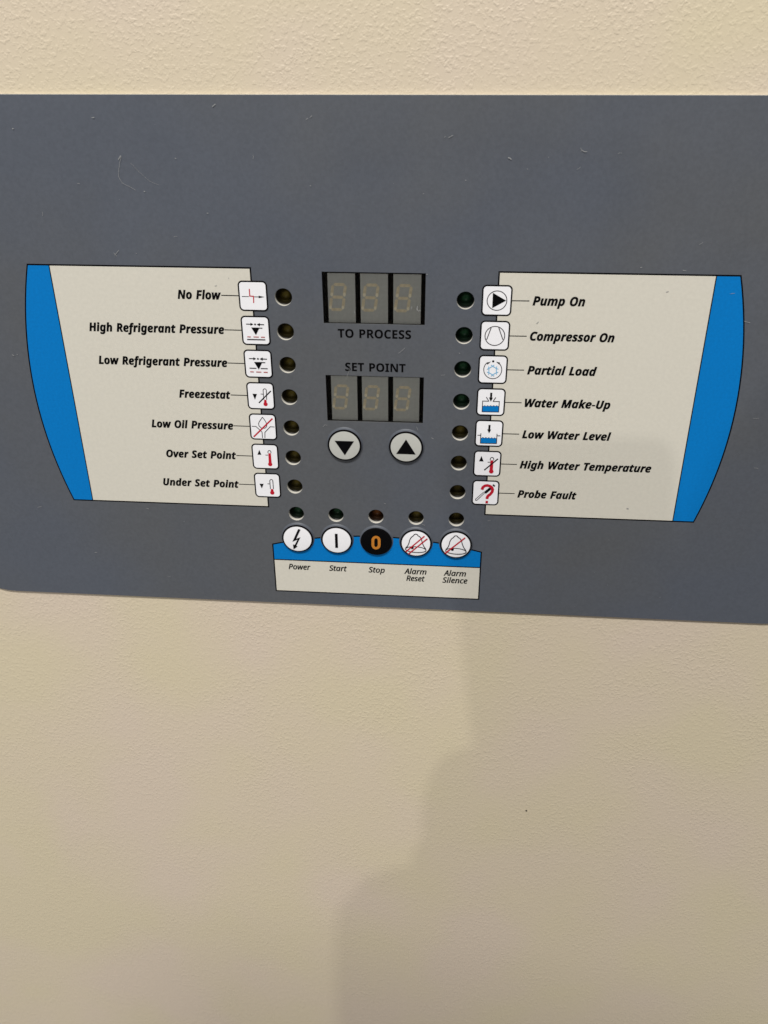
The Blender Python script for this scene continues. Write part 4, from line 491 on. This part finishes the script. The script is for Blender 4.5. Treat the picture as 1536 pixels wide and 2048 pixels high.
mb = MB(); mb.poly([(-43.4 + BW, -110.9), (43.4 - BW, -110.9)] + arc(BW)[::-1], 'b', 0.12)
mb.build('blue_band', fo, (0, -106, 0.12))

# icon tiles
TILE_LABEL = {
 'L0': 'white tile with a broken red flow line and black arrow', 'L1': 'white tile with a black triangle above a dashed red line over a solid line',
 'L2': 'white tile with a black triangle touching a solid line over a dashed red line', 'L3': 'white tile with a crossed-out thermometer and downward triangle',
 'L4': 'white tile with a drop and funnel under a red slash', 'L5': 'white tile with a full red thermometer and upward triangle',
 'L6': 'white tile with a nearly empty thermometer and downward triangle', 'R0': 'white tile with a solid black triangle in a circle',
 'R1': 'white tile with two slanting lines in a circle', 'R2': 'white tile with a light blue snowflake inside a circular arrow',
 'R3': 'white tile with an arrow pouring into a closed blue water tank', 'R4': 'white tile with an arrow above an open blue water tank',
 'R5': 'white tile with a crossed-out full thermometer and upward triangle', 'R6': 'white tile with a red question mark over a probe'}
SYM_LABEL = {'B0': 'black lightning bolt arrow', 'B1': 'black upright bar', 'B2': 'orange zero', 'B3': 'bell with two red slashes', 'B4': 'bell with one red slash'}
def symbol(key, parent, cx, cz, d0, sc=1.0):
    mb = MB(); d = d0
    for it in SYMBOLS[key]:
        m = it[1]; tr = lambda p: (cx + p[0] * sc, cz + p[1] * sc)
        if it[0] == 's': mb.stroke([tr(p) for p in it[4]], it[2] * (1.3 if m in 'gm' else 1.18 if m == 'r' else 1.05), m, d, bool(it[3]))
        elif it[0] == 'f': mb.poly([tr(p) for p in it[2]], m, d)
        elif it[0] == 'd': mb.disc(tr(it[2]), it[3], m, d, 24)
        elif it[0] == 'r': mb.stroke(circle(*tr(it[3]), it[4], 48), it[2] * 1.3, m, d, True)
        d += 0.012
    o = mb.build('symbol', parent, (cx, cz, d0))
    if key in SYM_LABEL: o['label'] = SYM_LABEL[key]
    return o
for side, sx in (('L', -1), ('R', 1)):
    for i in range(7):
        cx, cz = sx * XI, -i * PITCH
        mb = MB()
        mb.poly(rrect(cx - 5.3, cx + 5.3, cz - 5.5, cz + 5.5, 1.7), 'k', 0.18)
        mb.poly(rrect(cx - 4.76, cx + 4.76, cz - 4.96, cz + 4.96, 1.2), 'w', 0.24)
        t = mb.build('icon_tile', panel, (cx, cz, 0.18))
        t['label'] = TILE_LABEL[side + str(i)]
        symbol(side + str(i), t, cx, cz, 0.27)

# captions and their pointer lines
CAPL = [('No Flow', 15.8), ('High Refrigerant Pressure', 50.8), ('Low Refrigerant Pressure', 49.3), ('Freezestat', 19.8), ('Low Oil Pressure', 32.3), ('Over Set Point', 28.0), ('Under Set Point', 30.9)]
CAPR = [('Pump On', 17.9), ('Compressor On', 29.5), ('Partial Load', 24.7), ('Water Make-Up', 31.1), ('Low Water Level', 32.8), ('High Water Temperature', 49.5), ('Probe Fault', 22.6)]
for i, (s, w) in enumerate(CAPL):
    z = -i * PITCH; mb = MB(); write(mb, s, 'bi', -55.2 - w, -55.2, z - 1.42 - 0.02 * i, 3.1, 'k', 0.16)
    c = mb.build('caption', panel, (-55.2 - w / 2, z, 0.16)); c['label'] = 'black lettering %s' % s
    mb = MB(); mb.stroke([(-55.0, z + 0.05), (-XI - 5.2, z + 0.02)], 0.34, 'k', 0.15); mb.build('pointer_line', c, (-52, z, 0.15))
for i, (s, w) in enumerate(CAPR):
    z = -i * PITCH; mb = MB(); write(mb, s, 'bi', 56.0, 56.0 + w, z - 1.42 - 0.02 * i, 3.1, 'k', 0.16)
    c = mb.build('caption', panel, (56 + w / 2, z, 0.16)); c['label'] = 'black lettering %s' % s
    mb = MB(); mb.stroke([(XI + 5.2, z + 0.02), (54.75, z + 0.05)], 0.34, 'k', 0.15); mb.build('pointer_line', c, (52, z, 0.15))
for s, x0, x1, z in (('TO PROCESS', -13.2, 13.4, -14.6), ('SET POINT', -10.85, 11.5, -27.3)):
    mb = MB(); write(mb, s, 'bd', x0, x1, z, 3.15, 'k', 0.08); c = mb.build('caption', panel, (0, z, 0.08)); c['label'] = 'black capitals %s' % s
for lines in ([('Power', -37.0, -27.84, -115.65)], [('Start', -19.8, -12.45, -115.6)], [('Stop', -3.17, 3.47, -115.6)],
              [('Alarm', 11.8, 20.9, -115.6), ('Reset', 12.66, 20.2, -119.05)], [('Alarm', 28.2, 37.3, -115.7), ('Silence', 27.8, 38.0, -119.2)]):
    mb = MB()
    for s, x0, x1, z in lines: write(mb, s, 'it', x0, x1, z, 2.55, 'k', 0.16)
    c = mb.build('caption', panel, ((lines[0][1] + lines[0][2]) / 2, -116, 0.16)); c['label'] = 'small black lettering %s' % ' '.join(l[0] for l in lines)

# indicator lights: a dark hollow lens with its lit middle painted in, at the bottom of a pale walled hole
def lens(x, z, m, label):
    mb = MB()
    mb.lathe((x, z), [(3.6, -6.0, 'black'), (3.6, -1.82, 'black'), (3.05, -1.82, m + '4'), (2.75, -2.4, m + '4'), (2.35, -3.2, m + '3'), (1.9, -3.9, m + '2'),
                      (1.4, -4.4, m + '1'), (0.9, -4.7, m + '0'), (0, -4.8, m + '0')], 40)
    mb.lathe((x, z), [(0, -6.0, 'black'), (3.6, -6.0, 'black')], 40, False)
    o = mb.build('indicator_light', panel, (x, z, -2.5)); o['label'] = label
    mb = MB(); mb.lathe((x, z), [(HOLE + 0.25, -T_PLATE - 0.02, 'rim'), (HOLE + 0.02, -T_PLATE - 0.02, 'rim'), (HOLE + 0.02, -1.8, 'rim'), (HOLE + 0.9, -1.8, 'rim'), (HOLE + 0.9, -T_PLATE - 0.02, 'rim'), (HOLE + 0.25, -T_PLATE - 0.02, 'rim')], 40)
    mb.build('hole_rim', o, (x, z, -1.2))
NAMEC = {'led_y': 'unlit amber indicator light', 'led_g': 'unlit green indicator light', 'led_o': 'unlit orange indicator light'}
WHERE = [s for s, _ in CAPL] + [s for s, _ in CAPR] + ['Power', 'Start', 'Stop', 'Alarm Reset', 'Alarm Silence']
for (x, z, m), w in zip(leds, WHERE):
    lens(x, z, m, '%s %s %s' % (NAMEC[m], 'above the button marked' if z < -88 else 'beside the tile for', w))

# number displays
def bar(pts, wid):                     # a seven-segment bar with pointed ends
    (x0, z0), (x1, z1) = pts; a = Vector((x0, z0)); b_ = Vector((x1, z1)); u = (b_ - a).normalized(); n = Vector((-u.y, u.x)) * wid / 2
    t = u * wid * 0.45
    return [tuple(p) for p in (a, a + t - n, b_ - t - n, b_, b_ - t + n, a + t + n)]
for (a_, b_, off), lab in zip(DISP, ('dark three-digit display above the words TO PROCESS', 'dark three-digit display below the words SET POINT')):
    zc = (a_ + b_) / 2; mb = MB()
    mb.box(-20, -18.42, b_ - 2, a_ + 2, -9, -T_PLATE - 0.02, 'black'); mb.box(18.42, 20, b_ - 2, a_ + 2, -9, -T_PLATE - 0.02, 'black')
    mb.box(-18.42, 18.42, a_ + 0.4, a_ + 2, -9, -T_PLATE - 0.03, 'black'); mb.box(-18.42, 18.42, b_ - 2, b_ - 0.4, -9, -T_PLATE - 0.03, 'black')
    mb.box(-18.4, 18.4, b_ - 0.4, a_ + 0.4, -9, -8, 'black')
    disp = mb.build('display', panel, (0, zc, -4)); disp['label'] = lab
    for cx in (-11.7, -0.03, 11.75):
        mb = MB(); D = -2.0
        mb.box(cx - 4.92, cx + 4.92, -9.66 + off, 8.2 + off, -7.9, D, 'black')
        mb.poly([(cx - 4.92, -9.66 + off), (cx + 4.92, -9.66 + off), (cx + 4.92, 8.2 + off), (cx - 4.92, 8.2 + off)], 'face', D + 0.01)
        # slanted figure: corners from top left to bottom right, stroke 0.95
        q = lambda u, v: (cx - 3.05 + u * 4.55 + (v - 1) * 0.0 - (1 - v) * 1.25, 4.12 - (1 - v) * 9.05 + off)
        w = 1.1
        for p0, p1 in ((q(0, .5), q(0, 1)), (q(1, .5), q(1, 1)), (q(0, 0), q(0, .5)), (q(1, 0), q(1, .5)), (q(0, 1), q(1, 1)), (q(0, .5), q(1, .5)), (q(0, 0), q(1, 0))):
            A = Vector(p0); B_ = Vector(p1)
            mb.poly(bar((tuple(A.lerp(B_, 0.04)), tuple(B_.lerp(A, 0.04))), w), 'seg', D + 0.03)
        for vv in (0.0, 0.52):
            for uu in (0, 1):
                A = Vector(q(uu, vv)); B_ = Vector(q(uu, vv + 0.17)); mb.poly(bar((tuple(A), tuple(B_)), w * 0.82), 'cup', D + 0.05)
        mb.disc((cx + 2.6, -5.0 + off), 0.42, 'face', D + 0.03, 16)
        mb.build('digit', disp, (cx, zc, D))
    mb = MB(); mb.poly([(-18.42, b_ - 0.02), (18.42, b_ - 0.02), (18.42, a_ + 0.02), (-18.42, a_ + 0.02)], 'window', -0.5)
    mb.build('window', disp, (0, zc, -0.5))

# push buttons, pressed up out of the film
CX, CZ, CD = 29.09, 84.33, 307.4
def button(ax, az, face, key, label, rad=6.28):
    h = 1.3
    x = ax - (ax - CX) * h / CD; z = az - (az - CZ) * h / CD           # a raised face shows lower than its foot
    mb = MB()
    mb.lathe((x, z), [(rad + 0.75, 0.02, 'grey'), (rad + 0.62, 0.16, 'grey'), (rad + 0.30, 0.40, 'grey'), (rad + 0.17, 1.0, 'k'), (rad - 0.02, 1.25, 'k'),
                      (rad - 0.16, 1.31, 'k'), (rad - 0.50, 1.34, face), (rad - 1.4, 1.42, face), (rad - 3.5, 1.49, face), (0, 1.52, face)], 72)
    o = mb.build('push_button', panel, (x, z, 0.02)); o['label'] = label
    if key == 'down' or key == 'up':
        s = MB(); t = [(-3.75, 2.0), (3.75, 2.0), (0.05, -4.05)] if key == 'down' else [(-3.75, -2.75), (3.75, -2.75), (0, 3.45)]
        s.poly([(x + u, z + v) for u, v in t], 'k', 1.57); s.build('symbol', o, (x, z, 1.57))['label'] = 'black triangle pointing ' + key
    else:
        symbol(key, o, x, z, 1.56, 0.94 if key == 'B2' else 1.0)
button(-11.94, -57.75, 'silver', 'down', 'pale grey push button with a triangle pointing down', 6.4)
button(11.94, -57.75, 'silver', 'up', 'pale grey push button with a triangle pointing up', 6.4)
for k, (face, lab) in enumerate((('w', 'white push button with a lightning bolt marked Power'), ('w', 'white push button with an upright bar marked Start'), ('k', 'black push button with an orange zero marked Stop'),
                                 ('w', 'white push button with a twice crossed bell marked Alarm Reset'), ('w', 'white push button with a once crossed bell marked Alarm Silence'))):
    button((k - 2) * 16.32 + 0.05, -100.75, face, 'B%d' % k, lab)

# scuffs and specks on the film
mb = MB(); random.seed(11)
def sc(pts, w): mb.stroke(pts, w, 'scuff', 0.30)
sc([(-52.03, 61.76), (-50.96, 62.5)], 0.22)
sc([(-21.52, 57.98), (-20.84, 58.43)], 0.14)
sc([(-20.18, 58.58), (-19.5, 59.18)], 0.14)
sc([(-120.81, 54.92), (-120.29, 54.92)], 0.28)
sc([(-84.69, 46.55), (-85.52, 44.5), (-86.23, 42.12), (-86.58, 39.88), (-85.65, 37.96), (-83.52, 37.01), (-81.26, 35.73)], 0.1)
sc([(-81.74, 44.37), (-79.05, 41.38), (-75.96, 38.68), (-73.0, 37.42)], 0.06)
sc([(-84.83, 46.71), (-85.89, 45.45)], 0.25)
sc([(-78.5, 35.43), (-78.0, 35.27)], 0.25)
sc([(-66.39, 46.04), (-65.89, 45.88)], 0.2)
sc([(-57.3, 28.43), (-56.77, 28.43)], 0.2)
sc([(23.49, 52.94), (23.81, 53.09)], 0.14)
sc([(24.79, 52.79), (25.43, 53.09), (26.22, 53.55)], 0.16)
sc([(44.29, 46.87), (44.94, 46.72), (45.45, 46.27)], 0.3)
sc([(67.78, 49.27), (68.47, 48.82), (69.42, 48.83)], 0.2)
sc([(-101.47, 37.83), (-100.62, 37.67)], 0.12)
sc([(15.57, -2.52), (15.41, -3.6), (16.13, -4.31), (16.66, -3.94)], 0.2)
sc([(8.88, -20.01), (10.16, -19.03), (11.24, -17.87)], 0.12)
sc([(-8.88, -25.61), (-9.88, -28.55), (-10.68, -30.93)], 0.08)
sc([(18.54, 8.81), (18.89, 8.64)], 0.25)
sc([(-20.05, -50.02), (-19.25, -49.16), (-18.29, -49.34)], 0.13)
sc([(15.87, -48.89), (16.26, -49.71), (16.46, -50.32)], 0.12)
sc([(-6.98, -5.49), (-6.96, -4.76)], 0.2)
sc([(13.61, -2.56), (13.27, -3.65)], 0.12)
sc([(98.54, -80.88), (99.33, -81.07)], 0.35)
sc([(57.84, -7.99), (58.48, -7.25)], 0.2)
sc([(101.04, 3.99), (101.82, 4.34)], 0.2)
sc([(-51.79, 6.44), (-51.65, 6.09)], 0.18)
sc([(-56.99, 3.33), (-56.22, 3.7)], 0.14)
sc([(-137.93, -24.08), (-137.22, -24.46)], 0.25)
sc([(-136.11, -23.84), (-135.76, -24.03)], 0.2)
sc([(-141.26, -90.18), (-139.43, -89.64)], 0.14)
sc([(-94.81, -88.77), (-93.79, -88.96)], 0.14)
sc([(122.54, 3.85), (124.0, 4.05)], 0.1)
sc([(129.01, -5.62), (131.13, -6.11)], 0.14)
sc([(91.14, 12.18), (91.78, 12.36)], 0.18)
sc([(105.4, 11.56), (106.59, 11.41)], 0.16)
sc([(3.33, -82.48), (4.13, -82.68)], 0.18)
sc([(44.85, -88.78), (46.03, -88.5)], 0.1)
sc([(143.33, -61.65), (144.83, -61.81)], 0.12)
sc([(138.89, -41.65), (141.01, -41.59)], 0.1)
sc([(30.88, -19.3), (31.26, -19.67)], 0.16)
sc([(24.6, -28.05), (26.06, -27.82)], 0.12)
sc([(21.67, -53.27), (22.44, -53.67)], 0.2)
sc([(-90.34, 15.49), (-92.07, 13.72)], 0.14)
sc([(-92.3, 14.59), (-91.4, 13.39)], 0.14)
sc([(18.69, -91.51), (19.91, -91.92)], 0.16)
for i in range(32):
    x = random.uniform(-120, 125); z = random.choice((random.uniform(14, 62), random.uniform(14, 62), random.uniform(-130, -90)))
    if z < 14 and abs(x) < 50: continue
    r = random.choice((0.07, 0.09, 0.12, 0.17)); a = random.uniform(0, 3.1); l = random.choice((0.8, 1, 1.3, 2.4, 4))
    if random.random() < 0.75: mb.poly([(x + r * l * math.cos(a + t) * random.uniform(.7, 1.1), z + r * math.sin(a + t) * random.uniform(.7, 1.1)) for t in (0, 1, 2.1, 3.1, 4.2, 5.2)], 'scuff', 0.34)
    else: sc([(x, z), (x + 0.7 * math.cos(a), z + 0.7 * math.sin(a)), (x + 1.3 * math.cos(a + .3), z + 1.3 * math.sin(a + .3))], 0.09)
tag(mb.build('scuff_mark', panel, (0, 0, 0.3), weld=False), kind='stuff')

# ------------------------------------------------------------------ the photographer and phone whose shadows fall on the cabinet
fwd = -back                                            # the way the phone's lens looks
eye = Vector((0.02908876, -0.30741951, 0.08432776))    # lens position relative to the panel reference
def phone():
    root = bpy.data.objects.new('smartphone', None); place(root, None, eye - fwd * 0.007)
    tag(root, 'dark smartphone held up in both hands to photograph the panel', 'smartphone')
    rot = Matrix((right, up, back)).transposed().to_4x4()
    def slab(name, x0, x1, z0, z1, r, y0, y1, m):
        ring = rrect(x0, x1, z0, z1, r, 6); n = len(ring)
        v = [(x * MM, z * MM, y * MM) for y in (y0, y1) for x, z in ring]
        f = [tuple(range(n))[::-1], tuple(range(n, 2 * n))] + [(i, (i + 1) % n, n + (i + 1) % n, n + i) for i in range(n)]
        me = bpy.data.meshes.new(name); me.from_pydata(v, [], f); me.materials.append(m); me.transform(rot)
        o = bpy.data.objects.new(name, me); COL.objects.link(o); o.parent = root
    pm = mat('phone_shell', (0.03, 0.03, 0.035), 0.4, 0.5)
    slab('body', -70, 9, -161, 21, 9, -8, 0, pm)
    slab('screen', -67, 6, -158, 18, 7, 0.0, 0.25, mat('phone_glass', (0.012, 0.012, 0.014), 0.15, 0.5))
phone()

BX, BY = 0.062, -0.53
def person():
    root = bpy.data.objects.new('person', None); place(root, None, Vector((BX, BY, -BASE_Z)))
    tag(root, 'person in a grey jacket holding a phone up to the panel', 'person')
    base = Vector((BX, BY, 0))
    cloth = mat('grey_jacket', (0.34, 0.33, 0.31), 0.85, 0.2, noise=0.2, nscale=40)  # jacket is out of view; pale grey chosen to bounce fill onto the wall
    denim = mat('dark_trousers', (0.03, 0.04, 0.07), 0.85, 0.2, noise=0.2, nscale=60)
    leather = mat('black_shoe', (0.012, 0.012, 0.012), 0.5, 0.4)
    skinm = mat('skin', (0.45, 0.28, 0.20), 0.55, 0.4, noise=0.05, nscale=30)
    hairm = mat('dark_hair', (0.03, 0.02, 0.015), 0.6, 0.4, noise=0.3, nscale=120)
    def skin(name, nodes, m, lvl=1):
        """nodes: (name, parent node, position relative to the panel reference, radius)"""
        idx = {n[0]: i for i, n in enumerate(nodes)}
        me = bpy.data.meshes.new(name)
        me.from_pydata([Vector(n[2]) - base + Vector((0, 0, BASE_Z)) for n in nodes], [(idx[n[1]], i) for i, n in enumerate(nodes) if n[1]], [])
        o = bpy.data.objects.new('tmp', me); COL.objects.link(o)
        o.modifiers.new('skin', 'SKIN')
        for sv, n in zip(me.skin_vertices[0].data, nodes): sv.radius = n[3] if isinstance(n[3], tuple) else (n[3], n[3])
        me.skin_vertices[0].data[0].use_root = True
        s = o.modifiers.new('sub', 'SUBSURF'); s.levels = s.render_levels = lvl
        mesh = bpy.data.meshes.new_from_object(o.evaluated_get(bpy.context.evaluated_depsgraph_get()))
        bpy.data.objects.remove(o); mesh.name = name; mesh.materials.clear(); mesh.materials.append(m)
        for p in mesh.polygons: p.use_smooth = True
        ob = bpy.data.objects.new(name, mesh); COL.objects.link(ob); ob.parent = root
        return ob
    body = [('pelvis', None, (BX, BY +0.000, -.52), (.14, .10)), ('belly', 'pelvis', (BX, BY +0.000, -.36), (.12, .09)), ('chest', 'belly', (BX, BY +0.000, -.14), (.14, .10)),
            ('collar', 'chest', (BX, BY +0.000, -.02), (.09, .07)), ('neck', 'collar', (BX, BY +0.010, .035), .05), ('jaw', 'neck', (BX, BY +0.035, .085), (.055, .065)),
            ('head', 'jaw', (BX, BY +0.025, .15), (.074, .09)), ('crown', 'head', (BX, BY +0.020, .225), (.055, .07)), ('nose', 'jaw', (BX, BY +0.125, .12), .011)]
    coat = [('pelvis', None, (BX, BY +0.000, -.56), (.165, .12)), ('belly', 'pelvis', (BX, BY +0.000, -.36), (.145, .11)), ('chest', 'belly', (BX, BY +0.000, -.14), (.165, .12)), ('collar', 'chest', (BX, BY +0.000, -.03), (.10, .08))]
    legs = [('hips', None, (BX, BY +0.000, -.56), (.15, .11))]
    for s, t in ((-1, 'l'), (1, 'r')):
        sh = (BX + s * (.125 if s < 0 else .17), BY +0.010, -.10 if s < 0 else -.04)
        el = (-.108, -.62, -.105) if s < 0 else (.33, -.60, -.20)
        wr = (-.046, -.420, -.076) if s < 0 else (.012, -.436, -.092)
        pa = (-.034, -.390, -.081) if s < 0 else (-.018, -.402, -.082)
        body += [('sh' + t, 'collar', sh, .055), ('el' + t, 'sh' + t, el, .042), ('wr' + t, 'el' + t, wr, (.030, .026)), ('pa' + t, 'wr' + t, pa, (.039, .026))]
        coat += [('sh' + t, 'collar', sh, .072), ('el' + t, 'sh' + t, el, .050), ('cu' + t, 'el' + t, tuple(Vector(wr).lerp(Vector(el), .06) + Vector((-.014 if s < 0 else 0, 0, .027))), .050)]
        inner = .3 * s
        for k, dz in enumerate((0.030, 0.012, -0.006, -0.022)):
            x0 = pa[0] + s * .016; f0 = Vector((x0, pa[1] + .026, -.067 + dz)); L = (.9, 1.0, .95, .75)[k]
            body += [('f%d0%s' % (k, t), 'pa' + t, f0, .009), ('f%d1%s' % (k, t), 'f%d0%s' % (k, t), f0 + Vector((-s * .012, .030 * L, .008)), .0085),
                     ('f%d2%s' % (k, t), 'f%d1%s' % (k, t), f0 + Vector((-s * .034 * L, .034 * L, .010)), .007)]
        th = Vector((pa[0] + s * .006, -.402, -.052))
        body += [('t0' + t, 'pa' + t, th, .011), ('t1' + t, 't0' + t, th + Vector((-s * .010, .004, .030)), .010), ('t2' + t, 't1' + t, th + Vector((-s * .022, .014, .052)), .008)]
        hip = (BX + s * .10, BY +0.000, -.66); kn = (BX + s * .11, BY +0.020, -.98); an = (BX + s * .115, BY -0.010, -1.37)
        body += [('hip' + t, 'pelvis', hip, .075), ('kn' + t, 'hip' + t, kn, .052), ('an' + t, 'kn' + t, an, .036), ('toe' + t, 'an' + t, (BX + s * .13, BY +0.110, -1.415), .03)]
        legs += [('hip' + t, 'hips', hip, .095), ('kn' + t, 'hip' + t, kn, .07), ('an' + t, 'kn' + t, tuple(Vector(an) + Vector((0, 0, .02))), .055)]
    skin('body', body, skinm, 2); skin('jacket', coat, cloth, 2); skin('trousers', legs, denim, 2)
    for s in (-1, 1):
        skin('shoe', [('heel', None, (BX + s * .115, BY -0.040, -1.40), .045), ('ball', 'heel', (BX + s * .128, BY +0.090, -1.41), (.046, .036)), ('tip', 'ball', (BX + s * .132, BY +0.160, -1.42), (.034, .026))], leather, 2)
    skin('hair', [('back', None, (BX, BY -0.030, .12), (.075, .06)), ('top', 'back', (BX, BY -0.015, .195), (.084, .085)), ('front', 'top', (BX, BY +0.030, .25), (.06, .055))], hairm, 2)
person()
